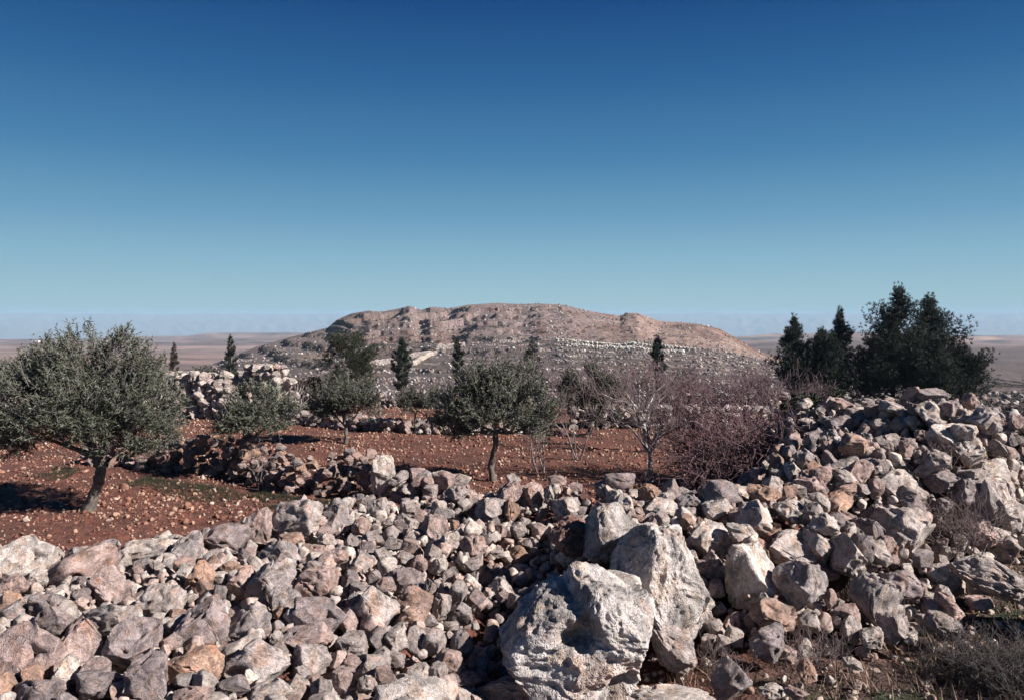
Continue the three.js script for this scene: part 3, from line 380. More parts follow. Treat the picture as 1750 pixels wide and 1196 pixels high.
// ---------- the tumbled field wall in front ----------
const placedStones = []; // x, z, radius
function layStones(o, table, seed) {
  const R = rng(seed);
  table.forEach(([x, y, z, w, h, tilt, tone], i) => {
    const big = Math.max(w, h) > 0.24, set = big ? rocks : midRocks, m = mesh('stone', set[Math.floor(R() * set.length)], toneMats[tone][Math.floor(R() * toneMats[tone].length)], o);
    m.position.set(x, y, z).sub(o.position); m.rotation.set((R() - 0.5) * 0.5, Math.atan2(-x, -z) * -0.5 + (R() - 0.5) * 0.6, (tilt + (R() - 0.5) * 16) * Math.PI / 180, 'YXZ');
    m.scale.set(w / 2 * 1.05, h / 2 * 1.05, (w * 0.55 + h * 0.45) / 2 * (0.85 + 0.35 * R()));
    if (R() < 0.5) m.scale.x *= -1, m.scale.z *= -1;
    placedStones.push([x, z, Math.min(w, h) * 0.5]);
  });
}
function fillStones(o, test, want, smin, smax, seed, tones = 'ggggpppwwodd') { // further stones wherever there is room
  const R = rng(seed); let n = 0, tries = 0;
  while (n < want && tries++ < want * 260) {
    const x = lerp(-7.5, 12, R()), z = lerp(-17, -4.2, R()); if (!test(x, z)) continue;
    const m0 = mound(x, z); if (m0 < 0.14) continue;
    const r = lerp(smin, smax, R() ** 1.6) / 2;
    if (placedStones.some(([a, b, c]) => (a - x) ** 2 + (b - z) ** 2 < (c * 0.8 + r * 0.72) ** 2)) continue;
    placedStones.push([x, z, r]);
    const t = tones[Math.floor(R() * tones.length)], set = r > 0.12 ? rocks : midRocks, m = mesh('stone', set[Math.floor(R() * set.length)], toneMats[t][Math.floor(R() * toneMats[t].length)], o);
    m.position.set(x, m0 + ground(x, z) * 0.5 + (R() - 0.6) * r * 0.5, z).sub(o.position); m.quaternion.copy(anyTurn(R)); m.scale.set(r * (0.85 + 0.5 * R()), r * (0.75 + 0.4 * R()), r * (0.85 + 0.4 * R())); n++;
  }
  return n;
}
function rubble(o, test, want, smin, smax, seed, sink) { // small stones choking the gaps
  const R = rng(seed), lists = smallRocks.map(() => []); let n = 0, tries = 0;
  while (n < want && tries++ < want * 30) {
    const x = lerp(-8, 14, R()), z = lerp(-18, -3.6, R()); if (!test(x, z)) continue;
    const m0 = mound(x, z); if (m0 < 0.05) continue;
    const r = lerp(smin, smax, R() ** 2) / 2, k = R(), c = k < 0.18 ? lin(0.5, 0.435, 0.4) : k < 0.5 ? lin(0.36, 0.31, 0.295) : k < 0.85 ? lin(0.39, 0.295, 0.27) : lin(0.27, 0.225, 0.22);
    lists[Math.floor(R() * lists.length)].push([matrixOf(x - o.position.x, m0 - 0.205 + sink * (R() - 0.3) * 1.2, z - o.position.z, anyTurn(R), r * (0.8 + 0.5 * R()), r * (0.7 + 0.4 * R()), r), c]); n++;
  }
  const mat = std({ map: rockMap });
  lists.forEach((l, i) => copies('small_rubble', smallRocks[i], mat, l, o));
}
const boulderSpots = BOULDERS.filter((b) => 'ABC'.includes(b[0]) || b[0] === 'C2');
for (const [, x, , z, w] of boulderSpots) placedStones.push([x, z, w * 0.42]);
const isHeap = (x, z) => z < -9.6 && x > 3.9, isRubble = (x, z) => !isHeap(x, z) && x < 0.95 + (-z - 8) * 0.15 && !(z > -7.2 && x > 0.0), isBoulderWall = (x, z) => !isHeap(x, z) && !isRubble(x, z);
{
  const a = thing('rubble_wall', 'wide collapsed heap of pinkish grey field stones along the bottom of the picture', 'stone wall', [-2, 0, -7]);
  layStones(a, RUBBLE_STONES, 1);
  fillStones(a, isRubble, 298 - RUBBLE_STONES.length, 0.12, 0.26, 2);
  rubble(a, isRubble, 7500, 0.05, 0.2, 3, 0.24);
  const b = thing('boulder_wall', 'rough field wall of pale boulders between the two largest boulders and the trodden ground', 'stone wall', [3, 0, -8]);
  layStones(b, BOULDER_WALL_STONES, 4);
  fillStones(b, isBoulderWall, 250 - BOULDER_WALL_STONES.length, 0.13, 0.36, 5, 'ggwwwppod');
  rubble(b, isBoulderWall, 3400, 0.05, 0.19, 6, 0.22);
  const c = thing('stone_heap', 'tall heap of field stones below the pine grove', 'stone heap', [6.5, 0, -12]);
  layStones(c, HEAP_STONES, 7);
  fillStones(c, isHeap, 298 - HEAP_STONES.length, 0.12, 0.28, 8, 'ggggpppwwdd');
  rubble(c, isHeap, 6500, 0.06, 0.2, 9, 0.26);
}
// single boulders
const BOULDER_TEXT = {
  A: ['boulder', 'largest pale boulder, pitted and hollowed, at the foot of the wall'], B: ['boulder', 'tall grey boulder with a cream flank leaning behind the largest boulder'],
  C: ['boulder', 'rounded grey boulder on the wall above the dark hollow'], C2: ['boulder', 'reddish brown pitted boulder beside the dark hollow'], D: ['boulder', 'sloping slab of grey stone under the tall cream flanked boulder'],
  A2: ['boulder', 'rough whitish rock cut by the bottom edge below the largest boulder'], N: ['boulder', 'flat white stone at the bottom edge by the dry grass'], M: ['boulder', 'dark stone in the shade between dry grass and flat white stone'],
  H: ['boulder', 'round grey pitted stone on the trodden ground at the wall foot'], H2: ['boulder', 'small pale stone touching the round pitted stone'], J: ['boulder', 'round stone lying alone on the trodden ground'],
  J2: ['boulder', 'low pinkish stone between the lone round stone and the long slab'], K: ['boulder', 'long slanting slab of grey rock lying on the grass'], L: ['boulder', 'dark squarish stone in the weeds below the boulder wall'],
  P: ['boulder', 'small upright orange stone among the weeds'], Q: ['boulder', 'small white stone at the bottom edge on the weedy ground'], R: ['boulder', 'flat pink stone at the bottom edge on the weedy ground'], T: ['boulder', 'thin whitish stone lying on the trodden ground'], U: ['boulder', 'small white stone just below the round pitted stone'],
};
{
  const R = rng(31);
  const shapes = { A: rockGeometry(901, 60, { pits: 18, deep: 0.34, ridge: 0.085, facets: 20, square: 0.42, flat: 0.95, outline: [[-.18,.69],[-.13,.93],[.09,1],[.47,.82],[.71,.71],[.82,.43],[.71,-.04],[.57,-.33],[.35,-.85],[.1,-1],[-.88,-.95],[-1.19,-.55],[-1.12,-.41],[-.75,.36],[-.42,.58]] }), B: rockGeometry(922, 54, { pits: 12, deep: 0.28, ridge: 0.09, facets: 18, square: 0.4, flat: 0.95, outline: [[-.46,.98],[-.12,.95],[.53,.68],[.74,.21],[1.05,-.26],[1.08,-.51],[.9,-.93],[.67,-.98],[.06,-.75],[-.46,-.35],[-.86,.1],[-.8,.45],[-.59,.78]] }), C: rockGeometry(933, 28, { pits: 7, ridge: 0.11, facets: 14 }), C2: rockGeometry(944, 28, { pits: 12, ridge: 0.16, facets: 12 }), K: rockGeometry(955, 24, { pits: 8, ridge: 0.13, facets: 12 }), D: rockGeometry(966, 24, { pits: 5, ridge: 0.1, facets: 9 }), A2: rockGeometry(977, 28, { pits: 6, ridge: 0.13, facets: 14 }), J: rockGeometry(988, 22, { pits: 8, ridge: 0.1, facets: 20 }) };
  const bigMat = { b: rockMat(TONES.b[0], 0.025), r: rockMat(TONES.r[0], 0.03), g: rockMat(TONES.g[2], 0.04), w: rockMat(TONES.w[1], 0.04) };
  for (const [k, x, y, z, w, h, tilt, tone] of BOULDERS) {
    const [name, label] = BOULDER_TEXT[k], g = shapes[k] ?? rocks[Math.floor(R() * rocks.length)], m = new THREE.Mesh(g, shapes[k] ? bigMat[tone] : toneMats[tone][0]);
    m.name = numbered(name); m.castShadow = m.receiveShadow = true; m.userData = { label, category: 'boulder' };
    m.position.set(x, y, z); m.rotation.set(0, 0, tilt * Math.PI / 180); m.scale.set(w / 2, h / 2, Math.min(w, h * 1.3) * 0.5); if (k === 'A') m.scale.multiply(V(1.06, 0.94, 1.1));
    scene.add(m);
  }
  const m = new THREE.Mesh(shapes.J, bigMat.g); m.name = numbered('boulder'); m.castShadow = m.receiveShadow = true; m.userData = { label: 'tall grey boulder standing on the trodden ground past the long slab', category: 'boulder' };
  m.position.set(6.15, 0.5, -6.95); m.scale.set(0.55, 0.7, 0.5); scene.add(m);
}
// ---------- walls and ruins in the orchard ----------
{
  const w = thing('orchard_wall', 'low crumbling dry stone wall crossing the red field behind the big olive tree', 'stone wall', [-4.5, 0, -14.5]);
  stackedWall(w, [[-8.6, -16.2, 0.55], [-7.1, -15.6, 0.8], [-6.3, -15.4, 1.0], [-5.36, -15.2, 1.0], [-4.5, -14.4, 0.85], [-3.6, -13.7, 0.75], [-2.9, -13.35, 1.0], [-2.2, -13.15, 1.1]], 0.66, 0.62, 0.185, 298, 61, { tones: 'pppoodd' });
  const add = (x, y, z, sx, sy, sz, t, tilt) => { const m = mesh('stone', rocks[4], toneMats[t][0], w); m.position.set(x, y, z).sub(w.position); m.scale.set(sx, sy, sz); m.rotation.z = tilt; m.userData.label = 'large cream slab set on end in the low wall'; };
  add(-2.1, 0.4, -12.85, 0.21, 0.36, 0.17, 'w', -0.15);
  const e = thing('rubble_pile', 'pale stones spilled past the end of the low orchard wall', 'rubble pile', [-1.6, 0, -13]);
  stackedWall(e, [[-1.95, -13.1], [-1.2, -12.7], [-0.7, -12.3, 0.6]], 0.42, 0.6, 0.24, 42, 62, { tones: 'wppwg' });
  const h = thing('ruined_hut', 'ruined stone hut wall of white field stones left of the dark doorway', 'ruin', [-9.3, 0, -24]);
  stackedWall(h, [[-10.6, -24.4, 0.8], [-9.9, -24.2, 1], [-9.0, -23.9, 1], [-8.2, -23.6, 0.55], [-7.6, -23.4, 0.3]], 1.35, 0.8, 0.31, 250, 63, { tones: 'wwwpgg' });
  const k = thing('ruined_hut', 'ruined stone hut corner with a dark hollow doorway behind the small olive', 'ruin', [-8, 0, -25.5]);
  stackedWall(k, [[-9.1, -26.6, 1], [-8.5, -26.2, 1.05], [-8.0, -25.9, 1.0]], 1.55, 0.5, 0.3, 90, 64, { tones: 'wwpgw' });
  stackedWall(k, [[-7.55, -25.6, 1], [-7.2, -24.9, 0.8], [-6.9, -24.2, 0.45]], 1.35, 0.5, 0.3, 80, 65, { tones: 'wwwpg' });
  stackedWall(k, [[-8.7, -26.1, 1], [-7.4, -25.6, 1]], 0.32, 0.5, 0.3, 24, 66, { tones: 'wwpg', y0: (x, z) => ground(x, z) + 1.2 });
  const row = (label, pts, height, count, seed, tones) => { const o = thing('terrace_wall', label, 'stone wall', [pts[0][0], 0, pts[0][1]]); stackedWall(o, pts, height, 0.6, 0.24, count, seed, { tones }); };
  row('low line of pale terrace stones behind the middle olive trees', [[-6.6, -22.5], [-4.2, -21.2, 0.8], [-1.7, -20.4, 0.7], [0.8, -20.6, 0.8]], 0.34, 190, 71, 'wwpgp');
  row('terrace wall of white stones behind the bare orchard trees', [[1.6, -21.5], [4.2, -21.3], [7.2, -21.0]], 0.55, 200, 72, 'wwgpd');
  row('far line of terrace stones beyond the orchard at the hill foot', [[-7, -29], [-1, -27.5, 0.8], [6, -28], [12, -29]], 0.5, 220, 73, 'wwgpd');
}
// ---------- trees ----------
const BARK = { olive: lin(0.088, 0.074, 0.066), pale: lin(0.33, 0.30, 0.29), twig: lin(0.125, 0.088, 0.09), twigGrey: lin(0.20, 0.165, 0.165), pine: lin(0.10, 0.075, 0.062) };
function curve(a, b, n, bend, R) { const out = [], side = onSphere(R).multiplyScalar(a.distanceTo(b) * bend); for (let i = 0; i <= n; i++) { const t = i / n; out.push(a.clone().lerp(b, t).addScaledVector(side, Math.sin(t * Math.PI)).add(onSphere(R).multiplyScalar(i && i < n ? a.distanceTo(b) * 0.02 : 0))); } return out; }
const taper = (n, r0, r1) => Array.from({ length: n + 1 }, (_, i) => lerp(r0, r1, i / n));
// olive: leaning trunk, limbs into the lobes of the crown, leafy shoots over the lobes
function olive(label, base, trunkPts, r0, lobes, shoots, leafLen, seed, light = 1) {
  const R = rng(seed), o = thing('olive_tree', label, 'tree', base, 'olive trees in the orchard');
  const t = new pieces(), tp = trunkPts.map((p) => V(...p)); const cv = new THREE.CatmullRomCurve3(tp).getPoints(44);
  t.limb(cv, cv.map((_, i) => r0 * (lerp(1.0, 0.74, i / 44) + 0.5 * Math.exp(-i / 3))), 18, BARK.olive, R, 0.45);
  mesh('trunk', t.build(), barkMat, o);
  const fork = tp[tp.length - 1], limbs = new pieces(), crown = new pieces();
  for (const [x, y, z, rx, ry, rz] of lobes) {
    const c = V(x, y, z), pts = curve(fork, c, 6, 0.12, R); limbs.limb(pts, taper(6, r0 * 0.5, r0 * 0.16), 6, BARK.olive, R, 0.2);
    for (let k = 0; k < 9; k++) { const d = onSphere(R), e = c.clone().add(V(d.x * rx * 0.75, Math.abs(d.y) * ry * 0.75 - 0.1 * ry, d.z * rz * 0.75)); limbs.limb(curve(pts[3 + Math.floor(R() * 4)], e, 4, 0.1, R), taper(4, r0 * 0.15, r0 * 0.05), 4, BARK.olive, R); }
  }
  mesh('branches', limbs.build(), barkMat, o);
  const tot = lobes.reduce((s, l) => s + l[3] * l[4] + l[3] * l[5], 0);
  for (const [x, y, z, rx, ry, rz] of lobes) {
    const n = Math.round(shoots * (rx * ry + rx * rz) / tot), clumps = Array.from({ length: Math.max(5, Math.round(n / 19)) }, () => onSphere(R));
    for (let i = 0; i < n; i++) {
      const u = clumps[Math.floor(R() * clumps.length)].clone().addScaledVector(onSphere(R), 0.25).normalize(); if (u.y < -0.45) u.y *= 0.4;
      const k = 0.45 + 0.62 * R() ** 0.6, p = V(x + u.x * rx * k, y + u.y * ry * k, z + u.z * rz * k);
      const dir = u.clone().multiplyScalar(0.8).add(V(0, 0.55, 0)).addScaledVector(onSphere(R), 0.55).normalize(), len = leafLen * (3 + 3 * R());
      const silver = 0.35 + 0.65 * R(), nl = 22;
      crown.limb([p, p.clone().addScaledVector(dir, len)], [0.005, 0.002], 3, BARK.twigGrey, R);
      for (let j = 0; j < nl; j++) {
        const q = p.clone().addScaledVector(dir, len * (0.1 + 0.9 * j / nl)), ld = dir.clone().multiplyScalar(0.75).addScaledVector(onSphere(R), 0.85).normalize(), sd = onSphere(R).cross(ld).normalize();
        const back = R() < 0.22, v = (0.7 + 0.6 * R()) * light * 0.54, c = back ? lin(0.205 * v, 0.215 * v, 0.175 * v) : lin((0.082 + 0.03 * silver) * v, (0.097 + 0.03 * silver) * v, (0.058 + 0.026 * silver) * v);
        crown.leaf(q, ld, sd, leafLen * (0.75 + 0.5 * R()), leafLen * 0.27, c);
      }
    }
  }
  mesh('crown', crown.build(), leafMat, o);
  return o;
}
const gy = (x, z) => ground(x, z) - 0.03;
olive('largest olive tree with leaning trunk standing alone on the red field', [-6.56, gy(-6.56, -12.19), -12.19], [[0, 0, 0], [0.1, 0.3, 0], [0.22, 0.62, 0.02], [0.16, 0.86, 0]], 0.085,
  [[-0.62, 1.5, 0.1, 0.66, 0.62, 0.75], [0.1, 1.62, 0.45, 0.85, 0.72, 0.7], [0.6, 1.5, 0.1, 0.75, 0.7, 0.8], [-0.55, 2.05, -0.1, 0.62, 0.5, 0.6], [0.2, 2.2, 0, 0.6, 0.55, 0.6], [0.6, 1.95, -0.2, 0.5, 0.55, 0.6], [-0.95, 1.2, 0.2, 0.45, 0.42, 0.5], [0.8, 1.2, 0.3, 0.48, 0.42, 0.5], [-0.2, 1.75, -0.3, 0.8, 0.6, 0.6]], 3500, 0.06, 201);
olive('middle olive tree with thin dark trunk rising behind the rubble wall', [-0.34, gy(-0.34, -14.38), -14.38], [[0, 0, 0], [-0.04, 0.35, 0], [0.04, 0.7, 0], [0.03, 0.95, 0]], 0.055,
  [[-0.55, 1.25, 0.1, 0.5, 0.42, 0.5], [0, 1.35, 0.35, 0.6, 0.5, 0.5], [0.55, 1.28, 0.1, 0.5, 0.5, 0.5], [-0.3, 1.62, 0, 0.48, 0.42, 0.5], [0.3, 1.66, -0.1, 0.5, 0.42, 0.5], [0.75, 1.05, 0.1, 0.3, 0.3, 0.3], [-0.75, 1.0, 0.1, 0.32, 0.3, 0.3], [0.0, 1.82, -0.1, 0.35, 0.3, 0.35]], 2100, 0.058, 202);
olive('small round olive tree in front of the tall shaggy conifer', [-3.94, gy(-3.94, -18.72), -18.72], [[0, 0, 0], [0.02, 0.2, 0], [0, 0.42, 0]], 0.05,
  [[-0.35, 0.85, 0.1, 0.5, 0.42, 0.5], [0.35, 0.85, 0.1, 0.52, 0.42, 0.5], [0, 1.15, 0, 0.6, 0.45, 0.5]], 800, 0.068, 203, 0.85);
olive('small pale olive with slanting trunk in front of the ruined hut', [-5.3, gy(-5.3, -14.75) - 0.02, -14.75], [[0, 0, 0], [0.14, 0.35, 0], [0.32, 0.75, 0]], 0.06,
  [[0.4, 1.1, 0.1, 0.4, 0.34, 0.4], [0.78, 1.12, 0, 0.42, 0.34, 0.4], [0.6, 1.34, 0, 0.45, 0.32, 0.4]], 620, 0.064, 204, 1.15);
olive('dwarf olive tree below the dark cypress', [-2.5, gy(-2.5, -20.53), -20.53], [[0, 0, 0], [-0.02, 0.25, 0], [0, 0.5, 0]], 0.035,
  [[-0.2, 0.78, 0, 0.34, 0.26, 0.3], [0.15, 0.85, 0, 0.36, 0.28, 0.3]], 330, 0.068, 205, 0.8);
olive('distant olive tree half hidden behind the largest olive', [-15.9, gy(-15.9, -25.5), -25.5], [[0, 0, 0], [0, 0.4, 0], [0.1, 0.8, 0]], 0.08,
  [[-0.5, 1.2, 0, 0.75, 0.5, 0.6], [0.5, 1.35, 0, 0.8, 0.55, 0.6]], 620, 0.085, 206, 0.75);
olive('bushy olive tree between the shaggy conifer and the bare fig', [2.0, gy(2.0, -20.12), -20.12], [[0, 0, 0], [-0.03, 0.2, 0], [0, 0.45, 0]], 0.05,
  [[-0.3, 0.95, 0, 0.42, 0.42, 0.4], [0.3, 0.9, 0, 0.42, 0.5, 0.4], [0.05, 1.3, 0, 0.5, 0.4, 0.4], [0.2, 0.55, 0.1, 0.45, 0.35, 0.35]], 720, 0.066, 207, 0.55);
// conifers: whorls of branches carrying tufts of needles
function conifer(name, label, base, h, r, { seed, tufts = 900, shape = (t) => 1 - t, blade = 0.12, wide = 0.012, color = lin(0.035, 0.05, 0.028), up = 0.3, bare = 0.12, group, vary = 0.5 }) {
  const R = rng(seed), o = thing(name, label, 'tree', base, group), t = new pieces(), lean = V((R() - 0.5) * 0.08 * h, h, (R() - 0.5) * 0.08 * h);
  const pts = curve(V(0, 0, 0), lean, 8, 0.015, R); t.limb(pts, taper(8, 0.018 * h + 0.02, 0.008), 7, BARK.pine, R, 0.2); mesh('trunk', t.build(), barkMat, o);
  const br = new pieces(), cr = new pieces(), arms = [];
  const nb = Math.round(26 + h * 9);
  for (let i = 0; i < nb; i++) {
    const f = lerp(bare, 0.98, (i + R() * 0.8) / nb), p = lean.clone().multiplyScalar(f), a = R() * 6.283, reach = r * shape(f) * (1 - vary * 0.5 + vary * R()), e = p.clone().add(V(Math.cos(a) * reach, up * reach * (0.3 + 0.9 * R()), Math.sin(a) * reach));
    arms.push([p, e, reach]); if (reach > 0.15) br.limb(curve(p, e, 3, 0.06, R), taper(3, 0.004 * h + 0.004, 0.003), 4, BARK.pine, R);
  }
  arms.push([lean.clone().multiplyScalar(0.9), lean.clone().multiplyScalar(1.03), r * 0.25]);
  mesh('branches', br.build(), barkMat, o);
  const tot = arms.reduce((s, a) => s + a[2] + 0.08, 0);
  for (const [p, e, reach] of arms) {
    const n = Math.round(tufts * (reach + 0.08) / tot), out = e.clone().sub(p).normalize();
    for (let k = 0; k < n; k++) {
      const q = p.clone().lerp(e, 0.25 + 0.8 * R() ** 0.7).addScaledVector(onSphere(R), 0.16 * r * (0.5 + reach)), ax = out.clone().multiplyScalar(0.5).add(V(0, 0.6, 0)).addScaledVector(onSphere(R), 0.5).normalize(), v = 0.7 + 0.6 * R();
      for (let j = 0; j < 13; j++) { const d = ax.clone().addScaledVector(onSphere(R), 0.75).normalize(), w = v * (0.8 + 0.4 * R()); cr.needle(q, d, onSphere(R).cross(d).normalize(), blade * (0.7 + 0.6 * R()), wide, lin(color.r * w, color.g * w, color.b * w)); }
    }
  }
  mesh('crown', cr.build(), leafMat, o); return o;
}
const D = lin(0.018, 0.026, 0.017), at = (x, z) => [x, gy(x, z), z];
conifer('conifer_tree', 'tall shaggy dark conifer behind the small round olive', at(-5.55, -27), 2.4, 0.9, { seed: 301, tufts: 2600, shape: (t) => 0.5 + 0.5 * Math.sin(Math.min(1, t * 1.1) * Math.PI), color: lin(0.028, 0.034, 0.018), bare: 0.02, up: 0.9 });
conifer('conifer_tree', 'open pyramidal conifer with drooping tiers behind the middle olive', at(0.95, -40), 3.0, 0.95, { seed: 302, tufts: 560, shape: (t) => 1.05 - t, color: D, up: -0.1, wide: 0.02, blade: 0.14 });
const cyp = (label, x, z, h, r, seed, c = D) => conifer('cypress_tree', label, at(x, z), h, r, { seed, tufts: 800, shape: (t) => Math.min(1, 2.2 * (1.02 - t)) * (0.55 + 0.45 * Math.min(1, t * 5)), color: c, up: 1.6, bare: 0.03, blade: 0.17, wide: 0.03, vary: 0.3, group: 'slender cypresses before the hill' });
cyp('broad dark cypress rising beside the pale slanting wall on the hill', -6.25, -45, 3.15, 0.52, 311); cyp('thin cypress poking up behind the crown of the middle olive', -3.0, -45, 3.2, 0.3, 312, lin(0.04, 0.04, 0.03));
cyp('slim dark cypress behind the bare orchard trees', 7.4, -40, 3.05, 0.36, 313); cyp('cypress standing on the skyline above the ruined hut doorway', -21.2, -60, 4.5, 0.42, 314); cyp('narrow brown cypress on the skyline beside the largest olive', -25.6, -60, 4.0, 0.32, 315, lin(0.06, 0.045, 0.035));
const pineShape = (t) => Math.min(0.95, 0.6 + t * 1.5) * (1.03 - t) ** 0.95;
const pine = (label, x, z, h, r, seed, tufts = 1500) => conifer('pine_tree', label, at(x, z), h, r, { seed, tufts: tufts * 2, shape: pineShape, color: lin(0.016, 0.023, 0.014), up: 1.05, bare: 0.04, blade: 0.18, wide: 0.022, vary: 1.0, group: 'pines of the grove above the stone heap' });
pine('pointed pine at the hill end of the grove', 15.9, -45, 4.45, 1.3, 321, 1700); pine('pine with a bare pale trunk second from the hill in the grove', 18.8, -46, 5.0, 1.25, 322, 1700);
pine('tallest pine in the middle of the grove', 21.4, -44.5, 6.15, 1.95, 323, 3400); pine('broad pine just right of the tallest one', 24.1, -45.5, 5.85, 1.8, 324, 3200);
pine('low spreading pine at the open end of the grove', 25.5, -45, 3.1, 1.5, 325, 1800); pine('low pine filling the gap left of the tallest pine', 20.0, -44, 3.3, 1.5, 326, 1900); pine('dense young pine between the two hillward pines', 17.4, -44.5, 3.7, 1.6, 327, 1900); pine('low bushy pine in front of the two tallest pines', 22.8, -43, 3.3, 1.5, 328, 1900);
// bare trees and shrubs
function bareTree(name, label, base, { seed, stems = 1, h = 1, r = 0.03, spread = 0.7, levels = 4, kids = 3, wood = BARK.twigGrey, twig = BARK.twig, droop = 0, trunkLen = 0.45, group, category = 'tree', thin = 0.0035, woody = 2, forks = 0 }) {
  const R = rng(seed), o = thing(name, label, category, base, group), tr = new pieces(), tw = new pieces();
  const grow = (p, d, len, rad, lv) => {
    const n = lv === levels ? 6 : 4, pts = [p.clone()]; let q = p.clone(), dir = d.clone();
    for (let i = 0; i < n; i++) { dir.addScaledVector(onSphere(R), lv === levels ? 0.12 : 0.22).add(V(0, droop < 0 ? droop * (i / n) : 0.06, 0)).normalize(); q = q.clone().addScaledVector(dir, len / n); pts.push(q); }
    const r1 = Math.max(thin * 0.6, rad * 0.62); (lv > levels - woody ? tr : tw).limb(pts, taper(n, rad, lv ? r1 : thin * 0.5), lv > levels - woody ? 7 : 3, lv > levels - woody ? wood : twig, R, lv > levels - woody ? 0.2 : 0);
    if (!lv) return;
    const many = forks && lv === levels ? forks : kids;
    for (let k = 0; k < many; k++) { if (forks && lv === levels) { const an = (k + R() * 0.6) / forks * 6.283; grow(pts[n - (k % 2)], V(Math.cos(an), 0.9 + 0.7 * R(), Math.sin(an)).normalize(), len * (0.6 + 0.25 * R()), rad * 0.5, lv - 1); continue; }
      const s = pts[k === 0 ? n : 1 + Math.floor(R() * n)], e = dir.clone().multiplyScalar(0.75).addScaledVector(onSphere(R), spread).normalize(); if (e.y < -0.1 && droop >= 0) e.y *= -0.5; grow(s, e.normalize(), len * (0.55 + 0.35 * R()), Math.max(thin, r1 * (0.6 + 0.3 * R())), lv - 1); }
  };
  for (let s = 0; s < stems; s++) { const a = R() * 6.283, k = stems > 1 ? 0.55 : 0.12; grow(V((R() - 0.5) * 0.1 * stems ** 0.5, -0.03, (R() - 0.5) * 0.1 * stems ** 0.5), V(Math.cos(a) * k, 1, Math.sin(a) * k).normalize(), h * trunkLen * (0.8 + 0.4 * R()), r, levels); }
  if (tr.p.length) mesh(stems > 1 ? 'stems' : 'trunk', tr.build(), barkMat, o);
  mesh('twigs', tw.build(), barkMat, o).userData.kind = 'stuff'; return o;
}
bareTree('fig_tree', 'bare whitish fig tree in the field right of the middle olive', at(2.52, -14.38), { seed: 401, h: 1.75, r: 0.055, spread: 0.6, levels: 5, kids: 3, wood: lin(0.19, 0.168, 0.17), trunkLen: 0.36, thin: 0.005, woody: 4, forks: 6, twig: BARK.twig });
bareTree('fig_tree', 'second pale trunked bare tree behind the whitish fig', at(2.95, -17.5), { seed: 402, h: 2.0, r: 0.065, spread: 0.6, levels: 5, kids: 3, wood: BARK.pale, trunkLen: 0.36, thin: 0.007, woody: 3, forks: 6 });
bareTree('bare_sapling', 'thin leafless sapling right of the middle olive trunk', at(0.55, -15.0), { seed: 403, stems: 3, h: 1.6, r: 0.018, spread: 0.5, levels: 3, kids: 3, trunkLen: 0.55 });
bareTree('bare_sapling', 'leafless sapling by the bushy olive', at(1.3, -16.6), { seed: 404, stems: 4, h: 1.5, r: 0.016, spread: 0.5, levels: 3, kids: 3, trunkLen: 0.5 });
bareTree('bare_sapling', 'leafless twigs growing below the ruined hut', at(-6.3, -23.2), { seed: 405, stems: 3, h: 1.5, r: 0.02, spread: 0.5, levels: 3, kids: 3, wood: BARK.pale });
bareTree('bare_shrub', 'dry leafless shrub beside the small pale olive on the low wall', at(-4.4, -13.9), { seed: 406, stems: 7, h: 0.9, r: 0.01, spread: 0.8, levels: 2, kids: 3, category: 'shrub' });
[[3.2, -13.4, 1.5], [3.9, -13.2, 1.9], [4.5, -13.0, 2.0], [5.1, -13.3, 1.7], [3.6, -14.4, 2.0], [4.4, -14.6, 2.3], [5.3, -14.9, 2.1], [4.9, -12.2, 1.4]].forEach(([x, z, h], i) => bareTree('bare_shrub', 'tangled leafless brown shrub in the thicket against the stone heap', at(x, z), { seed: 420 + i, stems: 12, h, r: 0.014, spread: 1.0, levels: 3, kids: i % 2 ? 3 : 4, droop: [-0.3, 0.0, -0.15][i % 3], trunkLen: 0.37, thin: 0.0075, twig: lin(0.1, 0.055, 0.065), wood: lin(0.125, 0.075, 0.082), category: 'shrub', group: 'tangled thicket against the stone heap' }));
{ const R = rng(88); for (let i = 0; i < 15; i++) { const x = lerp(1.2, 9.4, (i + R()) / 15), z = lerp(-22.5, -30, R()); bareTree('bare_orchard_tree', 'leafless purplish orchard tree in the row before the hill', at(x, z), { seed: 440 + i, stems: 5, h: 2.0, r: 0.03, spread: 0.7, levels: 4, kids: 3, trunkLen: 0.29, thin: 0.008, twig: lin(0.1, 0.062, 0.074), wood: lin(0.12, 0.085, 0.09), group: 'leafless orchard trees before the hill' }); } }
const onHeap = (x, z) => [x, mound(x, z) + ground(x, z) - 0.08, z];
bareTree('bare_shrub', 'leafless shrub growing high on the stone heap', onHeap(5.75, -10.7), { seed: 461, stems: 12, h: 0.4, r: 0.008, spread: 0.9, levels: 3, kids: 3, category: 'shrub', thin: 0.003 });
bareTree('bare_shrub', 'leafless grey shrub in the gap at the foot of the stone heap', onHeap(5.3, -9.35), { seed: 462, stems: 18, h: 0.6, r: 0.009, spread: 0.95, levels: 3, kids: 4, category: 'shrub', thin: 0.003 });
bareTree('bare_shrub', 'dense dark leafless shrub in the bottom corner on the trodden ground', at(4.0, -6.45), { seed: 463, stems: 60, h: 0.42, r: 0.006, spread: 0.95, levels: 3, kids: 4, category: 'shrub', thin: 0.0025, twig: lin(0.06, 0.05, 0.05), wood: lin(0.06, 0.05, 0.05) });
bareTree('bare_shrub', 'dry brown weeds at the foot of the tall cream flanked boulder', at(1.75, -6.5), { seed: 464, stems: 14, h: 0.4, r: 0.004, spread: 0.9, levels: 2, kids: 4, category: 'shrub', thin: 0.002 });
bareTree('bare_shrub', 'dry brown weeds below the boulder wall beside the dark squarish stone', at(2.6, -6.7), { seed: 465, stems: 22, h: 0.45, r: 0.004, spread: 0.95, levels: 2, kids: 4, category: 'shrub', thin: 0.002 });
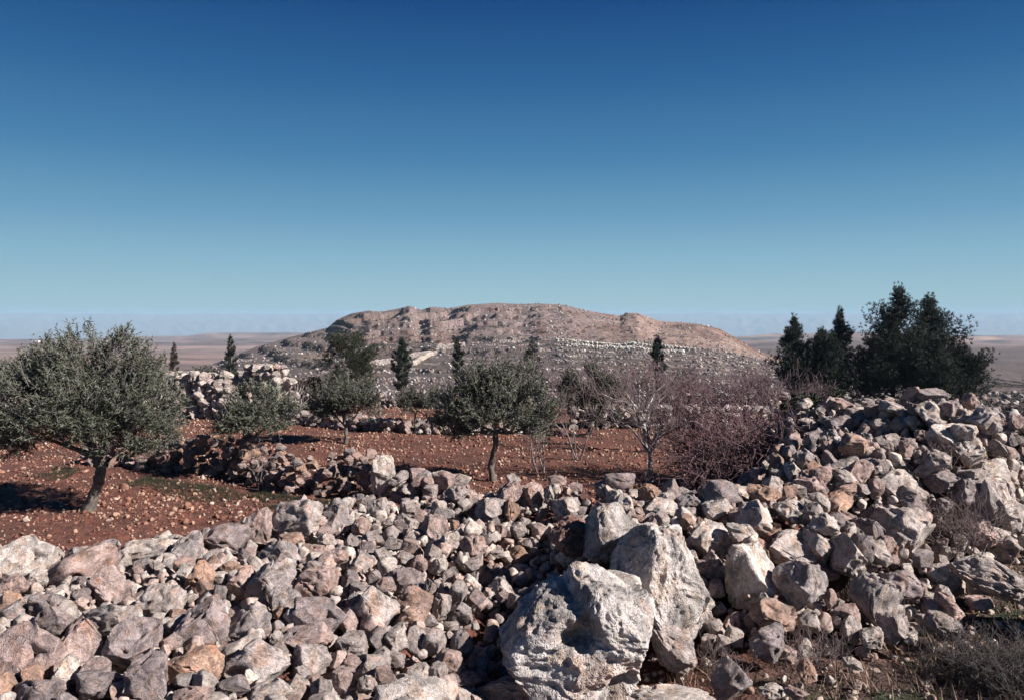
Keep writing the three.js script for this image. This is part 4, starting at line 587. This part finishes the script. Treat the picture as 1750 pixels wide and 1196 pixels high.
bareTree('bare_shrub', 'dry brown weeds around the squared grey stone of the boulder wall', at(3.75, -7.9), { seed: 466, stems: 24, h: 0.5, r: 0.005, spread: 0.95, levels: 2, kids: 4, category: 'shrub', thin: 0.002 });
// low green scrub
function scrub(label, base, w, h, n, seed, c) {
  const R = rng(seed), o = thing('green_shrub', label, 'shrub', base), st = new pieces(), cr = new pieces();
  for (let i = 0; i < 9; i++) { const d = onSphere(R); st.limb(curve(V(0, -0.03, 0), V(d.x * w * 0.6, h * (0.5 + 0.4 * R()), d.z * w * 0.6), 3, 0.1, R), taper(3, 0.02, 0.004), 4, BARK.twig, R); }
  for (let i = 0; i < n; i++) { const u = onSphere(R), k = 0.4 + 0.6 * R() ** 0.5, p = V(u.x * w * k, h * 0.5 + u.y * h * 0.5 * k, u.z * w * k), v = 0.6 + 0.8 * R(); for (let j = 0; j < 8; j++) { const d = u.clone().add(V(0, 0.7, 0)).addScaledVector(onSphere(R), 1).normalize(); cr.leaf(p, d, onSphere(R).cross(d).normalize(), 0.11, 0.04, lin(c.r * v, c.g * v, c.b * v)); } }
  mesh('stems', st.build(), barkMat, o); mesh('foliage', cr.build(), leafMat, o);
}
scrub('dark green shrub between the thicket and the stone heap', at(6.5, -17.5), 0.6, 1.3, 700, 501, lin(0.045, 0.055, 0.028));
scrub('green shrub under the hillward pines', at(9.3, -24), 0.8, 1.0, 600, 502, lin(0.045, 0.052, 0.03));
scrub('low scrub on the skyline left of the doorway cypress', at(-23.4, -60), 1.7, 2.4, 800, 503, lin(0.06, 0.06, 0.04)); scrub('low dark scrub below the doorway cypress', at(-20.6, -58), 1.6, 1.9, 700, 504, lin(0.055, 0.052, 0.036));
scrub('dark bush beside the foot of the shaggy conifer', at(-6.9, -27.5), 0.9, 1.1, 500, 505, lin(0.045, 0.05, 0.03)); scrub('grey green bush below the hut doorway scrub', at(-8.8, -30), 0.9, 1.2, 500, 506, lin(0.06, 0.06, 0.042));
// ---------- small things on the ground ----------
{
  const R = rng(9), lists = chips.map(() => []);
  for (let i = 0; i < 70000; i++) { // stone chips in the red soil
    const d = 7.5 + 24 * R() ** 0.75, a = lerp(-0.72, 0.62, R()), x = Math.sin(a) * d, z = -Math.cos(a) * d; if (mound(x, z) > 0.06) continue;
    const n = fbm(x * 0.7, 2, z * 0.7, 3); if (R() > 0.3 + smoothstep(n, -0.15, 0.15)) continue;
    const r = 0.009 + 0.026 * R() ** 3 + (R() < 0.012 ? 0.04 * R() : 0), k = R(), c = k < 0.28 ? lin(0.3, 0.185, 0.135) : k < 0.55 ? lin(0.2, 0.1, 0.068) : k < 0.9 ? lin(0.14, 0.055, 0.037) : lin(0.36, 0.285, 0.245);
    lists[i % 3].push([matrixOf(x, ground(x, z) + r * 0.25, z, anyTurn(R), r * (0.8 + 0.8 * R()), r * (0.5 + 0.5 * R()), r * (0.8 + 0.6 * R())), c]);
  }
  const names = ['tan', 'rusty', 'pale'];
  lists.forEach((l, i) => { const o = copies(numbered('field_stones'), chips[i], std({}), l); o.userData.label = `${names[i]} stone chips littering the red orchard soil`; o.userData.category = 'stones'; });
}
{ // chips and grass on the trodden ground
  const R = rng(10), l = [], blades = [], dry = [];
  const free = (x, z) => mound(x, z) < 0.08;
  for (let i = 0; i < 5200; i++) {
    const z = lerp(-12, -5, R()), x = lerp(0.9, 9.5, R()); if (!free(x, z) || x < 0.55 * -z - 2.9) continue;
    const r = 0.008 + 0.04 * R() ** 4, k = R(), c = k < 0.4 ? lin(0.42, 0.34, 0.29) : k < 0.8 ? lin(0.3, 0.2, 0.16) : lin(0.5, 0.45, 0.42);
    l.push([matrixOf(x, ground(x, z) + r * 0.3, z, anyTurn(R), r * 1.3, r * 0.8, r), c]);
  }
  const o = copies('path_stones', smallRocks[1], std({ map: rockMap }), l); o.userData.label = 'pale chips scattered over the trodden ground beside the boulder wall'; o.userData.category = 'stones';
  const g = new pieces(), up = V(0, 1, 0);
  for (let i = 0; i < 7; i++) { const a = R() * 6.283, d = V(Math.cos(a) * 0.5, 1, Math.sin(a) * 0.5).normalize(); g.needle(V(Math.cos(a) * 0.01, 0, Math.sin(a) * 0.01), d, V(-Math.sin(a), 0, Math.cos(a)), 0.06 + 0.03 * R(), 0.005, lin(1, 1, 1)); }
  const tuft = g.build(), mat = std({ side: THREE.DoubleSide });
  for (let i = 0; i < 26000; i++) {
    const z = lerp(-13, -5, R()), x = lerp(0.9, 10.5, R()); if (!free(x, z) || x < 0.55 * -z - 2.9) continue;
    const n = fbm(x * 0.9, 4, z * 0.9, 4) + 0.6 * fbm(x * 2.7, 14, z * 2.7, 3); if (n < 0.03) continue;
    const s = 0.35 + 0.6 * R(), v = 0.7 + 0.6 * R(); blades.push([matrixOf(x, ground(x, z) - 0.005, z, flatTurn(R, 0.4), s, s, s), lin(0.032 * v, 0.045 * v, 0.016 * v)]);
  }
  for (let i = 0; i < 5000; i++) { // green strip along the orchard wall
    const s = R(), x = lerp(-9, -2.2, s), z = lerp(-15.7, -12.5, s) + 0.1 + 0.9 * R() ** 2, k = 0.5 + 0.7 * R(), v = 0.7 + 0.6 * R(); if (fbm(x * 0.8, 1, z * 0.8, 3) < -0.05) continue;
    blades.push([matrixOf(x, ground(x, z), z, flatTurn(R, 0.4), k, k, k), lin(0.026 * v, 0.028 * v, 0.014 * v)]);
  }
  const b = copies('grass', tuft, mat, blades); b.userData.label = 'short green grass on the trodden ground and along the orchard wall'; b.userData.category = 'grass';
  for (let i = 0; i < 1500; i++) {
    const z = lerp(-9, -5.2, R()), x = lerp(0.9, 5.5, R()); if (mound(x, z) > 0.16 || x < 0.55 * -z - 2.9) continue; if (fbm(x * 1.2, 31, z * 1.2, 3) < 0) continue;
    const s = 0.8 + 1.6 * R(), v = 0.6 + 0.7 * R(); dry.push([matrixOf(x, ground(x, z), z, flatTurn(R, 0.9), s, s, s), lin(0.20 * v, 0.135 * v, 0.105 * v)]);
  }
  const e = copies('dry_grass', tuft, mat, dry); e.userData.label = 'brown dry grass at the foot of the boulders'; e.userData.category = 'grass';
}
{ // stones and low scrub on the slope between orchard and hill
  const R = rng(12), lists = chips.map(() => []), bushes = [];
  for (let i = 0; i < 9000; i++) {
    const d = 27 + 125 * R() ** 1.4, a = lerp(-0.66, 0.66, R()), x = Math.sin(a) * d, z = -Math.cos(a) * d, n = fbm(x * 0.07, 5, z * 0.16, 4); if (n < 0.05 && R() < 0.85) continue;
    const s = (0.05 + 0.2 * R() ** 2.5) * (0.7 + d / 120), k = R(), c = k < 0.15 ? lin(0.36, 0.33, 0.315) : k < 0.6 ? lin(0.2, 0.17, 0.17) : lin(0.17, 0.125, 0.12);
    lists[i % 3].push([matrixOf(x, ground(x, z) + s * 0.2, z, anyTurn(R), s * 1.2, s * 0.8, s), c]);
  }
  lists.forEach((l, i) => { const o = copies(numbered('slope_stones'), chips[i], std({}), l); o.userData.label = `${['grey', 'pale', 'pinkish'][i]} stones scattered over the slope between orchard and hill`; o.userData.category = 'stones'; });
  const g = new pieces(); for (let i = 0; i < 60; i++) { const u = onSphere(R); u.y = Math.abs(u.y); const p = u.clone().multiplyScalar(0.3 + 0.5 * R()), d = u.clone().addScaledVector(onSphere(R), 0.6).normalize(); g.leaf(p, d, onSphere(R).cross(d).normalize(), 0.4, 0.16, lin(1, 1, 1)); }
  for (let i = 0; i < 1900; i++) { const d = 34 + 300 * R() ** 1.3, a = lerp(-0.66, 0.66, R()), onHill = d > 145 && Math.abs(a) < 0.33; const v = 0.7 + 0.6 * R(); let p; if (onHill) p = hillPoint(a * 57.3, (d - HILL_FOOT) / (HILL_CREST - HILL_FOOT) * 0.62); else { const x = Math.sin(a) * d, z = -Math.cos(a) * d; if (fbm(x * 0.05, 25, z * 0.05, 3) < -0.02) continue; p = V(x, ground(x, z), z); } const s = (0.18 + 0.3 * R()) * (0.8 + d / 200); bushes.push([matrixOf(p.x, p.y - 0.05 * s, p.z, flatTurn(R, 0.2), s, s * 0.7, s), lin(0.06 * v, 0.05 * v, 0.038 * v)]); }
  for (let i = 0; i < 6500; i++) { // heath beyond the pine grove
    const d = 38 + 260 * R() ** 1.2, a = lerp(0.34, 0.64, R()), x = Math.sin(a) * d, z = -Math.cos(a) * d; if (fbm(x * 0.06, 41, z * 0.1, 3) < -0.05) continue;
    const s = (0.2 + 0.35 * R() ** 2) * (0.8 + d / 260), v = 0.6 + 0.7 * R(); bushes.push([matrixOf(x, ground(x, z) - 0.05 * s, z, flatTurn(R, 0.2), s * 1.2, s * 0.6, s), lin(0.06 * v, 0.046 * v, 0.042 * v)]);
  }
  for (let i = 0; i < 26000 && bushes.length < 11500; i++) { // thorn bushes rooted along the ledges and terrace walls
    const b = lerp(-20, 17, R()), t = 0.04 + 0.9 * R(), p = hillPoint(b, t), q = hillPoint(b, t + 0.008), w = hillPoint(b - 0.25, t); if (q.y - p.y < 0.45 && p.y - w.y < 0.5) continue; if (t > 0.6 && R() < 0.35) continue;
    const s = 0.28 + 0.45 * R() ** 2, v = 0.6 + 0.7 * R(); bushes.push([matrixOf(p.x, p.y - 0.08, p.z + 0.2, flatTurn(R, 0.2), s * 1.2, s * 0.8, s), lin(0.05 * v, 0.041 * v, 0.034 * v)]);
  }
  const o = copies('scrub', g.build(), leafMat, bushes); o.userData.label = 'low dark thorn scrub dotted over slope and hill'; o.userData.category = 'scrub';
}
{ // walls on the hill, too far to tell their stones apart
  const farWall = (label, tone, from, to, h, thick) => {
    const R = rng(from[0] * 97 + 5000), o = thing('hill_wall', label, 'stone wall'), gs = [], n = Math.ceil(V(...hillPoint(...from).toArray()).distanceTo(hillPoint(...to)) / 0.33);
    for (let i = 0; i < n; i++) for (let k = 0; k < Math.ceil(h / 0.45); k++) { const f = (i + R()) / n, p = hillPoint(lerp(from[0], to[0], f), lerp(from[1], to[1], f)), s = 0.2 + 0.26 * R() ** 2; const c = chips[Math.floor(R() * 3)].clone(); c.applyMatrix4(matrixOf(p.x, p.y + 0.2 + k * 0.42, p.z, anyTurn(R), s * 1.1, s * 0.8, thick)); gs.push(c); }
    const m = mesh('stones', mergeGeometries(gs), std({ color: tone }), o); m.userData.kind = 'stuff';
  };
  farWall('long level terrace wall across the hillside behind the cypresses', lin(0.25, 0.215, 0.205), [-10.5, 0.25], [-3.4, 0.44], 1.2, 0.4);
  farWall('pale slanting wall running up the hillside beside the broad cypress', lin(0.34, 0.295, 0.255), [-7.1, 0.2], [-5.7, 0.37], 0.9, 0.5);
  farWall('long white line of stones along the top terrace of the hill', lin(0.48, 0.44, 0.39), [3.2, 0.52], [13.0, 0.5], 0.8, 0.4);
  farWall('broken white line of stones on the terrace below the long white line', lin(0.5, 0.46, 0.42), [4.2, 0.43], [12.2, 0.43], 0.5, 0.45);
}
{ // far off houses
  const house = (label, x, z, s) => { const o = thing('house', label, 'house', [x, ground(x, z) - 0.3, z]), w = lin(0.62, 0.58, 0.54); const plain = (c) => new THREE.MeshStandardMaterial({ color: c, roughness: 0.9 });
    const b = mesh('wall', new THREE.BoxGeometry(9 * s, 3.6 * s, 7 * s), plain(w), o); b.position.y = 1.8 * s; const r = mesh('roof', new THREE.BoxGeometry(9.5 * s, 0.4 * s, 7.5 * s), plain(lin(0.5, 0.46, 0.42)), o); r.position.y = 3.8 * s; const d = mesh('door', new THREE.BoxGeometry(1.2 * s, 2.2 * s, 0.1), plain(lin(0.08, 0.07, 0.07)), o); d.position.set(1.5 * s, 1.1 * s, 3.52 * s); };
  house('tiny white house far off on the plain above the largest olive', -860, -1440, 0.9); house('tiny white house far off beyond the pine grove', 570, -950, 0.7);
}
// ---------- air ----------
scene.fog = new THREE.FogExp2(new THREE.Color().setRGB(0.5, 0.75, 1.0), 0.00014);
renderer.render(scene, camera);
